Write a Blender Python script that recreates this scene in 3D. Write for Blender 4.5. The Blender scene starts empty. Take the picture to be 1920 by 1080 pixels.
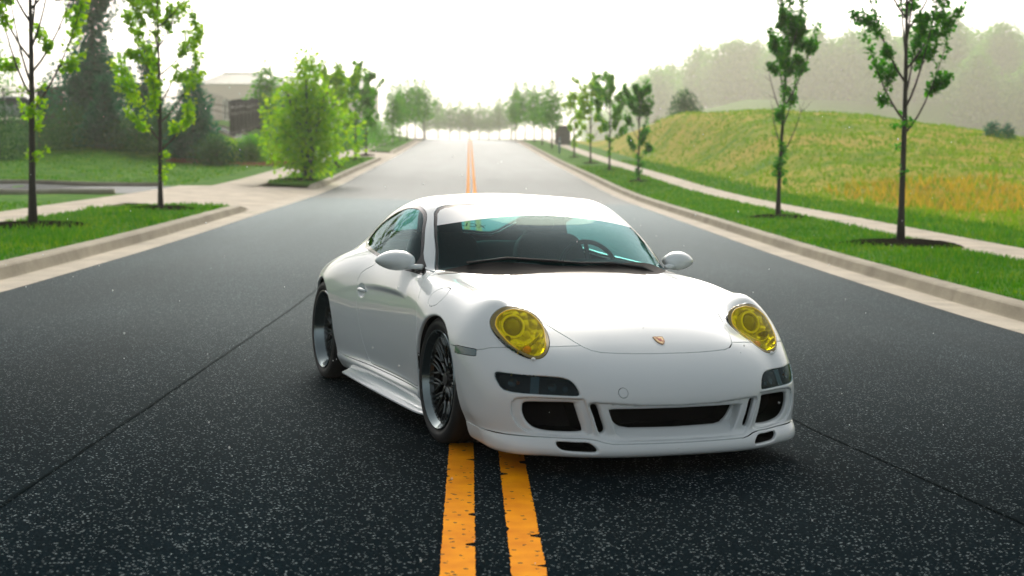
import bpy, bmesh, math, random
import numpy as np
from mathutils import Vector, Matrix
random.seed(7)
SC = bpy.context.scene
COL = SC.collection
R = math.radians

# ---------------------------------------------------------------- camera
CAM_POS = Vector((-0.0827, 0.0, 1.3443))
CAM_PITCH, CAM_YAW, CAM_ROLL, CAM_F = -0.0784849, 0.0305657, 0.002477, 2634.7
cam_data = bpy.data.cameras.new('camera')
cam = bpy.data.objects.new('camera', cam_data)
COL.objects.link(cam)
cam_data.sensor_width = 36.0
cam_data.lens = CAM_F / 1920.0 * 36.0
cam_data.clip_start = 0.1
cam_data.clip_end = 4000.0
_f = Vector((math.sin(CAM_YAW) * math.cos(CAM_PITCH), math.cos(CAM_YAW) * math.cos(CAM_PITCH), math.sin(CAM_PITCH)))
_r = Vector((math.cos(CAM_YAW), -math.sin(CAM_YAW), 0.0))
_u = _r.cross(_f)
_r2 = _r * math.cos(CAM_ROLL) + _u * math.sin(CAM_ROLL)
_u2 = -_r * math.sin(CAM_ROLL) + _u * math.cos(CAM_ROLL)
cam.matrix_world = Matrix(((_r2.x, _u2.x, -_f.x, CAM_POS.x), (_r2.y, _u2.y, -_f.y, CAM_POS.y),
                           (_r2.z, _u2.z, -_f.z, CAM_POS.z), (0, 0, 0, 1)))
cam_data.dof.use_dof = True
cam_data.dof.focus_distance = 7.2
cam_data.dof.aperture_fstop = 2.8
SC.camera = cam

# ---------------------------------------------------------------- sky, sun, exposure
SUN_EL, SUN_AZ = R(33), R(0)          # azimuth measured from +Y (straight ahead) towards +X
world = bpy.data.worlds.new('World')
SC.world = world
world.use_nodes = True
wn = world.node_tree
wn.nodes.clear()
w_out = wn.nodes.new('ShaderNodeOutputWorld')
w_bg = wn.nodes.new('ShaderNodeBackground')
w_sky = wn.nodes.new('ShaderNodeTexSky')
w_sky.sky_type = 'NISHITA'
w_sky.sun_disc = False
w_sky.sun_elevation = SUN_EL
w_sky.sun_rotation = SUN_AZ
w_sky.air_density = 1.0
w_sky.dust_density = 6.0
w_sky.ozone_density = 0.6
w_hs = wn.nodes.new('ShaderNodeHueSaturation')   # an overcast, rain-hazy sky is nearly colourless
w_hs.inputs['Saturation'].default_value = 0.32
w_hs.inputs['Hue'].default_value = 0.475
wn.links.new(w_sky.outputs['Color'], w_hs.inputs['Color'])
wn.links.new(w_hs.outputs['Color'], w_bg.inputs['Color'])
w_bg.inputs['Strength'].default_value = 0.15
wn.links.new(w_bg.outputs['Background'], w_out.inputs['Surface'])

sun_data = bpy.data.lights.new('sun', 'SUN')
sun_data.energy = 1.0
sun_data.angle = R(30)
sun_data.color = (1.0, 0.86, 0.56)
sun = bpy.data.objects.new('sun', sun_data)
COL.objects.link(sun)
_d = Vector((math.sin(SUN_AZ) * math.cos(SUN_EL), math.cos(SUN_AZ) * math.cos(SUN_EL), math.sin(SUN_EL)))
sun.rotation_euler = _d.to_track_quat('Z', 'Y').to_euler()
sun.location = (0, 0, 60)

vs = SC.view_settings
vs.view_transform = 'Standard'
vs.look = 'None'
vs.gamma = 1.0
vs.use_curve_mapping = False
vs.exposure = 0.28
SC.cycles.use_denoising = True
SC.cycles.max_bounces = 8
SC.cycles.transparent_max_bounces = 16
SC.cycles.volume_bounces = 1
SC.cycles.caustics_reflective = False
SC.cycles.caustics_refractive = False

# ---------------------------------------------------------------- helpers
def tag(o, label=None, cat=None, group=None, kind=None):
    if label: o['label'] = label
    if cat: o['category'] = cat
    if group: o['group'] = group
    if kind: o['kind'] = kind
    return o

def empty(name, loc=(0, 0, 0), parent=None):
    o = bpy.data.objects.new(name, None)
    COL.objects.link(o)
    o.location = loc
    o.empty_display_size = 0.2
    if parent: o.parent = parent
    return o

def link(name, me, parent=None, mat=None):
    o = bpy.data.objects.new(name, me)
    COL.objects.link(o)
    if mat and not me.materials: me.materials.append(mat)
    if parent: o.parent = parent
    return o

def mesh_np(name, V, F, mat=None, normals=None, smooth=True, mats=None, mi=None):
    """V (n,3), F (m,3) or (m,4) int arrays"""
    V = np.asarray(V, np.float32); F = np.asarray(F, np.int32)
    me = bpy.data.meshes.new(name)
    k = F.shape[1]
    me.vertices.add(len(V)); me.vertices.foreach_set('co', V.ravel())
    me.loops.add(F.size); me.loops.foreach_set('vertex_index', F.ravel())
    me.polygons.add(len(F)); me.polygons.foreach_set('loop_start', np.arange(0, F.size, k, dtype=np.int32))
    me.polygons.foreach_set('use_smooth', np.full(len(F), smooth))
    if mi is not None: me.polygons.foreach_set('material_index', np.asarray(mi, np.int32))
    me.update(calc_edges=True)
    if normals is not None:
        me.normals_split_custom_set_from_vertices([tuple(n) for n in np.asarray(normals, float)])
    if mats:
        for m in mats: me.materials.append(m)
    elif mat: me.materials.append(mat)
    return me

class MB:
    """collects simple shapes into one mesh"""
    def __init__(s): s.v = []; s.f = []
    def add(s, vs, fs):
        n = len(s.v); s.v += [tuple(v) for v in vs]; s.f += [tuple(i + n for i in f) for f in fs]
    def box(s, c, h, rot=None):
        vs = [Vector((sx * h[0], sy * h[1], sz * h[2])) for sx in (-1, 1) for sy in (-1, 1) for sz in (-1, 1)]
        if rot: vs = [rot @ v for v in vs]
        s.add([v + Vector(c) for v in vs], [(0, 1, 3, 2), (4, 6, 7, 5), (0, 4, 5, 1), (2, 3, 7, 6), (0, 2, 6, 4), (1, 5, 7, 3)])
    def tube(s, pts, rad, n=8, cap=True):
        pts = [Vector(p) for p in pts]
        if not hasattr(rad, '__len__'): rad = [rad] * len(pts)
        rings = []; prev = None
        for i, p in enumerate(pts):
            t = (pts[min(i + 1, len(pts) - 1)] - pts[max(i - 1, 0)]).normalized()
            a = t.cross(Vector((0, 0, 1)) if abs(t.z) < .95 else Vector((1, 0, 0))).normalized()
            if prev is not None:
                a = (prev - t * prev.dot(t)).normalized()
            prev = a; b = t.cross(a)
            rings.append([p + (a * math.cos(2 * math.pi * k / n) + b * math.sin(2 * math.pi * k / n)) * rad[i] for k in range(n)])
        vs = [v for r in rings for v in r]; fs = []
        for i in range(len(pts) - 1):
            for k in range(n):
                fs.append((i * n + k, i * n + (k + 1) % n, (i + 1) * n + (k + 1) % n, (i + 1) * n + k))
        if cap: fs.append(tuple(range(n))[::-1]); fs.append(tuple((len(pts) - 1) * n + k for k in range(n)))
        s.add(vs, fs)
    def lathe(s, prof, n=48, axis='y', closed=False, centre=(0, 0, 0)):
        """prof: list of (axial, radius)"""
        vs = []
        for a, r in prof:
            for k in range(n):
                c, d = math.cos(2 * math.pi * k / n) * r, math.sin(2 * math.pi * k / n) * r
                v = (c, a, d) if axis == 'y' else ((c, d, a) if axis == 'z' else (a, c, d))
                vs.append((v[0] + centre[0], v[1] + centre[1], v[2] + centre[2]))
        fs = []; m = len(prof)
        for i in range(m if closed else m - 1):
            j = (i + 1) % m
            for k in range(n):
                fs.append((i * n + k, j * n + k, j * n + (k + 1) % n, i * n + (k + 1) % n))
        s.add(vs, fs)
    def mesh(s, name, mat=None, smooth=False, sharp=None):
        me = bpy.data.meshes.new(name)
        me.from_pydata(s.v, [], s.f)
        bm = bmesh.new(); bm.from_mesh(me)
        bmesh.ops.recalc_face_normals(bm, faces=bm.faces)
        for f in bm.faces: f.smooth = smooth
        if sharp is not None:
            for e in bm.edges:
                if len(e.link_faces) == 2 and e.calc_face_angle(0) > sharp: e.smooth = False
        bm.to_mesh(me); bm.free()
        if mat: me.materials.append(mat)
        return me
    def build(s, name, mat=None, parent=None, smooth=False, sharp=None):
        return link(name, s.mesh(name, mat, smooth, sharp), parent)

def bevel_mod(o, w=.01, seg=2):
    m = o.modifiers.new('bevel', 'BEVEL'); m.width = w; m.segments = seg; m.limit_method = 'ANGLE'; m.angle_limit = R(40)
    return o

# ---------------------------------------------------------------- materials
def new_mat(name):
    m = bpy.data.materials.new(name); m.use_nodes = True
    nt = m.node_tree; nt.nodes.clear()
    out = nt.nodes.new('ShaderNodeOutputMaterial')
    b = nt.nodes.new('ShaderNodeBsdfPrincipled')
    nt.links.new(b.outputs[0], out.inputs['Surface'])
    return m, nt, b, out

def simple(name, col, rough=.5, metal=0., spec=.5, coat=0., noise=0., nscale=20., bump=0., bscale=60.):
    m, nt, b, out = new_mat(name)
    b.inputs['Roughness'].default_value = rough
    b.inputs['Metallic'].default_value = metal
    b.inputs['Specular IOR Level'].default_value = spec
    b.inputs['Coat Weight'].default_value = coat
    b.inputs['Coat Roughness'].default_value = .03
    if noise > 0:
        tc = nt.nodes.new('ShaderNodeTexCoord'); n = nt.nodes.new('ShaderNodeTexNoise')
        n.inputs['Scale'].default_value = nscale; n.inputs['Detail'].default_value = 6
        nt.links.new(tc.outputs['Object'], n.inputs['Vector'])
        mx = nt.nodes.new('ShaderNodeMix'); mx.data_type = 'RGBA'
        mx.inputs['A'].default_value = tuple(c * (1 - noise) for c in col) + (1,)
        mx.inputs['B'].default_value = tuple(min(1, c * (1 + noise)) for c in col) + (1,)
        nt.links.new(n.outputs['Fac'], mx.inputs['Factor'])
        nt.links.new(mx.outputs['Result'], b.inputs['Base Color'])
    else:
        b.inputs['Base Color'].default_value = tuple(col) + (1,)
    if bump > 0:
        tc = nt.nodes.new('ShaderNodeTexCoord'); n = nt.nodes.new('ShaderNodeTexNoise')
        n.inputs['Scale'].default_value = bscale; n.inputs['Detail'].default_value = 5
        nt.links.new(tc.outputs['Object'], n.inputs['Vector'])
        bp = nt.nodes.new('ShaderNodeBump'); bp.inputs['Strength'].default_value = bump; bp.inputs['Distance'].default_value = .02
        nt.links.new(n.outputs['Fac'], bp.inputs['Height']); nt.links.new(bp.outputs['Normal'], b.inputs['Normal'])
    return m

def glass(name, tint, refl=.06, rough=.0):
    """thin pane: clear tinted transmission plus a Fresnel mirror"""
    m = bpy.data.materials.new(name); m.use_nodes = True
    nt = m.node_tree; nt.nodes.clear()
    out = nt.nodes.new('ShaderNodeOutputMaterial')
    tr = nt.nodes.new('ShaderNodeBsdfTransparent'); tr.inputs['Color'].default_value = tuple(tint) + (1,)
    gl = nt.nodes.new('ShaderNodeBsdfGlossy'); gl.inputs['Roughness'].default_value = rough; gl.inputs['Color'].default_value = (.74, .95, 1, 1)
    lw = nt.nodes.new('ShaderNodeLayerWeight'); lw.inputs['Blend'].default_value = .5   # Schlick, alike from both faces
    pw = nt.nodes.new('ShaderNodeMath'); pw.operation = 'POWER'; pw.inputs[1].default_value = 5.0
    fr = nt.nodes.new('ShaderNodeMath'); fr.operation = 'MULTIPLY_ADD'; fr.inputs[1].default_value = .45; fr.inputs[2].default_value = .018
    nt.links.new(lw.outputs['Facing'], pw.inputs[0]); nt.links.new(pw.outputs[0], fr.inputs[0])
    mx = nt.nodes.new('ShaderNodeMixShader')
    nt.links.new(fr.outputs[0], mx.inputs[0]); nt.links.new(tr.outputs[0], mx.inputs[1]); nt.links.new(gl.outputs[0], mx.inputs[2])
    nt.links.new(mx.outputs[0], out.inputs['Surface'])
    return m

# ================================================================ GROUND SHAPE
def nat_(pts):
    xs=np.array([p[0] for p in pts],float);ys=np.array([p[1] for p in pts],float);n=len(xs);h=np.diff(xs)
    dl=np.diff(ys)/h;m=np.zeros(n);m[0]=dl[0];m[-1]=dl[-1]
    for i in range(1,n-1): m[i]=0 if dl[i-1]*dl[i]<=0 else 2*dl[i-1]*dl[i]/(dl[i-1]+dl[i])
    def ev(q):
        q=np.clip(np.asarray(q,float),xs[0],xs[-1]);i=np.clip(np.searchsorted(xs,q)-1,0,n-2);t=(q-xs[i])/h[i]
        return (2*t**3-3*t**2+1)*ys[i]+(t**3-2*t**2+t)*h[i]*m[i]+(-2*t**3+3*t**2)*ys[i+1]+(t**3-t**2)*h[i]*m[i+1]
    return ev
PROF=nat_([(-60,0),(8,0),(13,0),(20,.08),(34,.38),(47,.68),(55,.95),(65,1.37),(90,2.40),(120,3.75),(150,5.1),(170,5.85),(185,6.15),(205,6.6),(260,8.0),(400,11),(900,14)])
def sst(a,b,x):
    t=np.clip((np.asarray(x,float)-a)/(b-a),0,1);return t*t*(3-2*t)
def gz(x,y):
    """height of the made ground (road plane and what continues it)"""
    x=np.asarray(x,float);y=np.asarray(y,float)
    return PROF(y)-.0219*np.clip(x,-6.2,6.2)
def lawn_z(x,y):
    x=np.asarray(x,float);y=np.asarray(y,float)
    z=gz(x,y)+.135
    # bank under the fence on the left
    z=z+1.45*sst(-12.5,-17.5,x)*sst(67,85,y)*(1-.5*sst(130,200,y))
    z=z+.45*sst(-10.5,-22,x)*sst(40,70,y)
    # grassy mound on the right
    dx=np.where(x<21,(x-21)/8.2,(x-21)/9.5);dy=np.where(y<94,(y-94)/25.0,(y-94)/22.0)
    m=3.1*np.exp(-.5*(dx**2+dy**2))
    m=m+1.0*np.exp(-.5*(((x-13.5)/3.2)**2+((y-118)/26)**2))+.3*np.exp(-.5*(((x-42)/12)**2+((y-80)/22)**2))
    m=m*sst(11.3,15.5,x)
    wob=.10*np.sin(x*.9+y*.31)*np.sin(y*.47-x*.2)+.06*np.sin(x*2.1-1)*np.sin(y*1.3)
    z=z-sst(118,190,y)*sst(11.5,20,x)*(PROF(y)-2.2)
    return z+m+wob*sst(11.5,15,np.abs(x))
L_ROAD,R_ROAD=-5.05,5.15          # asphalt edges; concrete gutter pans outside them
L_K0,L_K1=-5.52,-5.82             # kerb face foot / back of kerb
R_K0,R_K1=5.62,5.92
Y0=-8.0
def ys_dense(a,b):
    out=[a];y=a
    while y<b:
        y+=max(.6,.035*abs(y));out.append(min(y,b))
    return np.array(out)
def strip(name,xs,zs,y0,y1,mat,parent=None,base=gz,xf=None):
    """loft the cross-section (xs, zs above base) along the road"""
    ys=ys_dense(y0,y1);V=[];F=[];n=len(xs)
    for y in ys:
        X=np.array(xs,float)+(xf(y) if xf else 0)
        for x,z in zip(X,zs):V.append((x,y,float(base(x,y))+z))
    for i in range(len(ys)-1):
        for j in range(n-1):F.append((i*n+j,i*n+j+1,(i+1)*n+j+1,(i+1)*n+j))
    return link(name,mesh_np(name,V,F,mat,smooth=False),parent)

# ---------------------------------------------------------------- ground materials
def asphalt(name,dark,stone_glint,rough,speck,power=18,amt=.5,tint=(.80,.93,1)):
    m,nt,b,out=new_mat(name);N=nt.nodes;L=nt.links
    tc=N.new('ShaderNodeTexCoord')
    v=N.new('ShaderNodeTexVoronoi');v.inputs['Scale'].default_value=150;L.new(tc.outputs['Object'],v.inputs['Vector'])
    sep=N.new('ShaderNodeSeparateColor');L.new(v.outputs['Color'],sep.inputs['Color'])
    cr=N.new('ShaderNodeValToRGB');e=cr.color_ramp.elements
    e[0].position=0;e[0].color=tuple(c*.55 for c in dark)+(1,);e[1].position=1-speck;e[1].color=tuple(c*1.5 for c in dark)+(1,)
    k=e.new(1-speck*.75);k.color=tuple(s*.45 for s in stone_glint)+(1,);k=e.new(1.0);k.color=tuple(stone_glint)+(1,)  # pale aggregate, with its wet glints painted into the same colour
    L.new(sep.outputs['Red'],cr.inputs['Fac'])
    n=N.new('ShaderNodeTexNoise');n.inputs['Scale'].default_value=.9;n.inputs['Detail'].default_value=6
    mp=N.new('ShaderNodeMapping');mp.inputs['Scale'].default_value=(1,.12,1);L.new(tc.outputs['Object'],mp.inputs['Vector']);L.new(mp.outputs[0],n.inputs['Vector'])
    mr=N.new('ShaderNodeMapRange');mr.inputs['From Min'].default_value=.3;mr.inputs['From Max'].default_value=.7;mr.inputs['To Min'].default_value=.7;mr.inputs['To Max'].default_value=1.3;L.new(n.outputs['Fac'],mr.inputs['Value'])
    mx=N.new('ShaderNodeMix');mx.data_type='RGBA';mx.blend_type='MULTIPLY';mx.inputs['Factor'].default_value=1
    L.new(cr.outputs['Color'],mx.inputs['A']);L.new(mr.outputs['Result'],mx.inputs['B']);L.new(mx.outputs['Result'],b.inputs['Base Color'])
    n2=N.new('ShaderNodeTexNoise');n2.inputs['Scale'].default_value=1.6;n2.inputs['Detail'].default_value=4;L.new(tc.outputs['Object'],n2.inputs['Vector'])
    m2=N.new('ShaderNodeMapRange');m2.inputs['From Min'].default_value=.35;m2.inputs['From Max'].default_value=.65;m2.inputs['To Min'].default_value=rough-.02;m2.inputs['To Max'].default_value=rough+.03;L.new(n2.outputs['Fac'],m2.inputs['Value']);L.new(m2.outputs['Result'],b.inputs['Roughness']);b.inputs['Specular IOR Level'].default_value=0.0
    n3=N.new('ShaderNodeTexNoise');n3.inputs['Scale'].default_value=130;n3.inputs['Detail'].default_value=3;L.new(tc.outputs['Object'],n3.inputs['Vector'])
    ad=N.new('ShaderNodeMath');ad.operation='ADD';L.new(n3.outputs['Fac'],ad.inputs[0]);L.new(v.outputs['Distance'],ad.inputs[1])
    bp=N.new('ShaderNodeBump');bp.inputs['Strength'].default_value=.55;bp.inputs['Distance'].default_value=.006;L.new(ad.outputs[0],bp.inputs['Height']);L.new(bp.outputs['Normal'],b.inputs['Normal'])
    # wet film: a sheen that only shows at grazing angles
    gl=N.new('ShaderNodeBsdfGlossy');gl.inputs['Color'].default_value=tuple(tint)+(1,);L.new(m2.outputs['Result'],gl.inputs['Roughness']);L.new(bp.outputs['Normal'],gl.inputs['Normal'])
    lw=N.new('ShaderNodeLayerWeight');lw.inputs['Blend'].default_value=.5
    pw=N.new('ShaderNodeMath');pw.operation='POWER';pw.inputs[1].default_value=power;L.new(lw.outputs['Facing'],pw.inputs[0])
    ml=N.new('ShaderNodeMath');ml.operation='MULTIPLY';ml.inputs[1].default_value=amt;L.new(pw.outputs[0],ml.inputs[0])
    ms=N.new('ShaderNodeMixShader');L.new(ml.outputs[0],ms.inputs[0]);L.new(b.outputs[0],ms.inputs[1]);L.new(gl.outputs[0],ms.inputs[2]);L.new(ms.outputs[0],out.inputs['Surface'])
    return m
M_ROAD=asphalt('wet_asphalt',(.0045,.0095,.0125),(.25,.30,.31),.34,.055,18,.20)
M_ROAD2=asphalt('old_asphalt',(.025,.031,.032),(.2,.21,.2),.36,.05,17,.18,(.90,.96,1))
M_SEAMA=asphalt('seam_asphalt',(.003,.0065,.008),(.09,.12,.13),.38,.04,18,.13)
def concrete(name,col,sc=1.0):
    m,nt,b,out=new_mat(name);N=nt.nodes;L=nt.links
    tc=N.new('ShaderNodeTexCoord')
    n=N.new('ShaderNodeTexNoise');n.inputs['Scale'].default_value=1.3*sc;n.inputs['Detail'].default_value=8;n.inputs['Roughness'].default_value=.65;L.new(tc.outputs['Object'],n.inputs['Vector'])
    n2=N.new('ShaderNodeTexNoise');n2.inputs['Scale'].default_value=45;n2.inputs['Detail'].default_value=3;L.new(tc.outputs['Object'],n2.inputs['Vector'])
    ad=N.new('ShaderNodeMath');ad.operation='MULTIPLY_ADD';ad.inputs[1].default_value=.35;L.new(n2.outputs['Fac'],ad.inputs[0]);L.new(n.outputs['Fac'],ad.inputs[2])
    cr=N.new('ShaderNodeValToRGB');e=cr.color_ramp.elements
    e[0].position=.35;e[0].color=tuple(c*.55 for c in col)+(1,);e[1].position=.85;e[1].color=tuple(c*1.15 for c in col)+(1,)
    L.new(ad.outputs[0],cr.inputs['Fac']);L.new(cr.outputs['Color'],b.inputs['Base Color'])
    b.inputs['Roughness'].default_value=.8;b.inputs['Specular IOR Level'].default_value=.12
    bp=N.new('ShaderNodeBump');bp.inputs['Strength'].default_value=.3;bp.inputs['Distance'].default_value=.01;L.new(n2.outputs['Fac'],bp.inputs['Height']);L.new(bp.outputs['Normal'],b.inputs['Normal'])
    return m
M_KERB=concrete('kerb_concrete',(.36,.325,.25));M_PAN=concrete('gutter_concrete',(.52,.47,.38));M_WALK=concrete('sidewalk_concrete',(.50,.44,.35))
def grassmat(name,cols,scale=1.2,fine=9.):
    m,nt,b,out=new_mat(name);N=nt.nodes;L=nt.links
    tc=N.new('ShaderNodeTexCoord')
    n=N.new('ShaderNodeTexNoise');n.inputs['Scale'].default_value=scale;n.inputs['Detail'].default_value=7;n.inputs['Roughness'].default_value=.62;L.new(tc.outputs['Object'],n.inputs['Vector'])
    n2=N.new('ShaderNodeTexNoise');n2.inputs['Scale'].default_value=fine;n2.inputs['Detail'].default_value=4;L.new(tc.outputs['Object'],n2.inputs['Vector'])
    ad=N.new('ShaderNodeMath');ad.operation='MULTIPLY_ADD';ad.inputs[1].default_value=.45;L.new(n2.outputs['Fac'],ad.inputs[0]);L.new(n.outputs['Fac'],ad.inputs[2])
    cr=N.new('ShaderNodeValToRGB');e=cr.color_ramp.elements
    while len(e)<len(cols):e.new(.5)
    for i,c in enumerate(cols):
        e[i].position=.45+.55*i/(len(cols)-1);e[i].color=tuple(c)+(1,)
    L.new(ad.outputs[0],cr.inputs['Fac']);L.new(cr.outputs['Color'],b.inputs['Base Color'])
    b.inputs['Roughness'].default_value=.9;b.inputs['Specular IOR Level'].default_value=.05
    n3=N.new('ShaderNodeTexNoise');n3.inputs['Scale'].default_value=30;n3.inputs['Detail'].default_value=3;L.new(tc.outputs['Object'],n3.inputs['Vector'])
    bp=N.new('ShaderNodeBump');bp.inputs['Strength'].default_value=.8;bp.inputs['Distance'].default_value=.05;L.new(n3.outputs['Fac'],bp.inputs['Height']);L.new(bp.outputs['Normal'],b.inputs['Normal'])
    return m
M_LAWN=grassmat('mown_grass',[(.018,.085,.004),(.04,.16,.005),(.08,.23,.008),(.18,.26,.015)])
M_MEADOW=grassmat('dry_meadow',[(.035,.16,.006),(.11,.25,.008),(.28,.32,.02),(.46,.36,.06),(.17,.28,.015),(.42,.24,.06)],.10,1.2)
M_MULCH=simple('bark_mulch',(.010,.008,.006),.9,spec=.0,noise=.5,nscale=14,bump=.8,bscale=40)
M_BANK=simple('brown_bank_mulch',(.15,.075,.035),.9,spec=.0,noise=.45,nscale=6,bump=.8,bscale=25)

# ---------------------------------------------------------------- ground, road, kerbs, walks
def sheet(name,fn,xr,yr,nx,ny,mat,kind='structure',dz=0.0):
    xs=np.linspace(*xr,nx) if np.isscalar(nx) else nx;ys=ny if not np.isscalar(ny) else np.linspace(*yr,ny)
    X,Y=np.meshgrid(xs,ys);Z=fn(X,Y)+dz
    V=np.stack([X,Y,Z],-1).reshape(-1,3);c=len(xs);r=len(ys)
    i=np.arange((r-1)*c).reshape(r-1,c)[:,:-1].ravel()
    F=np.stack([i,i+1,i+1+c,i+c],1)
    return tag(link(name,mesh_np(name,V,F,mat)),kind=kind)
big=lambda X,Y:np.where(Y>175,lawn_z(X,Y)-.02,gz(X,Y)-.6)
hill=lambda X,Y:33*sst(500,600,Y)*sst(35,120,X)+6*sst(250,420,Y)*sst(-20,-60,X)
sheet('ground',lambda X,Y:np.minimum(gz(X,Y),lawn_z(X,Y))-.5+hill(X,Y),(-700,700),(-60,1500),90,np.concatenate([np.linspace(-60,200,40),np.linspace(220,480,14),np.linspace(490,720,24),np.linspace(760,1500,8)]),M_LAWN)
ysl=np.concatenate([np.linspace(-8,60,80),np.linspace(61,190,110),np.linspace(195,420,20)])
xl=np.concatenate([np.linspace(-190,-60,20),np.linspace(-58,-8.75,72)])
JUN0,JUN1=171.0,184.0
def lawn_left(X,Y):return lawn_z(X,Y)
sheet('left_lawn',lawn_left,None,None,xl,ysl,M_LAWN)
xr_=np.concatenate([np.linspace(11.3,60,90),np.linspace(62,200,22)])
sheet('right_meadow',lawn_z,None,None,xr_,ysl,M_MEADOW)
strip('right_mown_strip',np.linspace(9.42,11.32,7),[.135,.14,.14,.14,.14,.14,.135],Y0,JUN0-6,M_LAWN);tag(bpy.data.objects['right_mown_strip'],kind='structure')
# the road: recent wet asphalt near the camera, an older surface further up the hill
SEAM=44.0
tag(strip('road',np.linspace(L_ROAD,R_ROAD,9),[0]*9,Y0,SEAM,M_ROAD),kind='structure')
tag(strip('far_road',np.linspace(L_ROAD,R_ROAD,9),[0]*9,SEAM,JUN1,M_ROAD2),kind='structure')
tag(sheet('cross_street',lambda X,Y:gz(X,Y)+.004,(-40,11.4),(JUN0,JUN1),60,6,M_ROAD2),kind='structure')
tag(sheet('far_verge',lambda X,Y:lawn_z(np.where(np.abs(X)<11,11.,X),Y)+.12,(-60,11.4),(JUN1,260),60,24,M_LAWN),kind='structure')
def kerb_line(name,side,y0,y1,parent=None):
    """gutter pan plus rolled kerb; cut into cast lengths"""
    k0,k1=(L_K0,L_K1) if side<0 else (R_K0,R_K1);e=L_ROAD if side<0 else R_ROAD
    s=-1 if side<0 else 1
    root=empty(name,(0,0,0))
    prof=[(e-s*.02,.003),(e,.006),(k0,-.006),(k0+s*.012,.02),(k0+s*.045,.125),(k0+s*.065,.143),(k0+s*.09,.150),(k1-s*.02,.150),(k1,.142),(k1,-.1)]
    y=y0;i=0;ln=3.05
    while y<y1-.05:
        if y>60: ln=12.0
        b=min(y+ln,y1);g=.006
        o=strip('kerb_stone' ,[p[0] for p in prof[2:]],[p[1] for p in prof[2:]],y+g,b-g,M_KERB,root)
        o=strip('gutter_pan',[p[0] for p in prof[:3]],[p[1] for p in prof[:3]],y+g,b-g,M_PAN,root)
        y=b
    return root
def kerb_cap(side,y,dirn,root):
    """nose-down end of a kerb at a driveway"""
    k0,k1=(L_K0,L_K1) if side<0 else (R_K0,R_K1);s=-1 if side<0 else 1
    b=MB();n=8;vs=[]
    for i in range(n+1):
        t=i/n;yy=y+dirn*1.6*t;h=.15*(1-t*t*(3-2*t))+.004
        z=float(gz(k0,yy));x0=k0+0;x1=k1
        vs+=[(x0,yy,z-.01),(x0+s*.04,yy,z+h*.9),(x0+s*.08,yy,z+h),(x1,yy,z+h),(x1,yy,z-.1)]
    fs=[]
    for i in range(n):
        for j in range(4):fs.append((i*5+j,i*5+j+1,(i+1)*5+j+1,(i+1)*5+j))
    b.add(vs,fs);b.build('kerb_ramp',M_KERB,root)
DRV=[(35.5,49.5),(88.5,101)]            # driveway mouths on the left
kl=kerb_line('kerb',-1,Y0,33.9);kerb_cap(-1,33.9,1,kl);tag(kl,'pale concrete kerb with gutter along the left verge','kerb')
k2=kerb_line('kerb',-1,51.2,86.8);kerb_cap(-1,51.2,-1,k2);kerb_cap(-1,86.8,1,k2);tag(k2,'concrete kerb along the left grass island with the bushy tree','kerb')
k3=kerb_line('kerb',-1,102.8,150);kerb_cap(-1,102.8,-1,k3);tag(k3,'hazy far kerb on the left beyond the second driveway','kerb')
kr=kerb_line('kerb',1,Y0,160);tag(kr,'long rolled concrete kerb with gutter along the right verge','kerb')
# verges
def verge(name,x0,x1,y0,y1,round0=False,round1=False):
    ys=ys_dense(y0,y1);V=[];F=[];n=7
    if round0 or round1:
        ys=np.unique(np.concatenate([ys,y0+2*np.linspace(0,1,9)**2,y1-2*np.linspace(0,1,9)**2]))
    for y in ys:
        a=x0;b=x1
        w=1.0
        if round0 and y<y0+2:w=min(w,math.sqrt(max(0,1-((y0+2-y)/2)**2)))
        if round1 and y>y1-2:w=min(w,math.sqrt(max(0,1-((y-(y1-2))/2)**2)))
        near=min(abs(a),abs(b))*np.sign(a);far=max(abs(a),abs(b))*np.sign(a)
        b_=near+(far-near)*max(w,.02)
        for j in range(n):
            t=j/(n-1);x=near+(b_-near)*t
            V.append((x,y,float(gz(x,y))+.14+.035*math.sin(math.pi*t)*w))
    for i in range(len(ys)-1):
        for j in range(n-1):
            q=(i*n+j,i*n+j+1,(i+1)*n+j+1,(i+1)*n+j)
            F.append(q if x1>0 else q[::-1])
    return tag(link(name,mesh_np(name,V,F,M_LAWN)),kind='structure')
verge('right_verge',R_K1,8.28,Y0,160);verge('left_verge',L_K1,-8.68,Y0,34.2,False,True)
verge('left_island',L_K1,-7.55,50.6,87.2,True,True);verge('left_far_island',L_K1,-7.4,102.4,150,True,True)
# sidewalks, slab by slab near the camera
def walk(name,x0,x1,y0,y1,label,dz=.142):
    root=empty(name,(0,0,0));y=y0
    while y<y1-.1:
        ln=1.52 if y<48 else 6.0;b=min(y+ln,y1)
        strip('slab',[x0,x0+.0001,x1-.0001,x1],[dz-.08,dz,dz,dz-.08],y+.006,b-.006,M_WALK,root);y=b
    o=strip('slab_bed',[x0+.01,x1-.01],[dz-.02,dz-.02],y0,y1,M_KERB,root)
    tag(root,kind='structure');return root
walk('right_sidewalk',8.28,9.42,Y0,160,'')
walk('left_sidewalk',-10.2,-8.68,Y0,35.6,'')
walk('left_island_sidewalk',-9.1,-7.55,49.4,88.6,'');walk('left_far_sidewalk',-8.9,-7.4,100.8,150,'')
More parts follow.
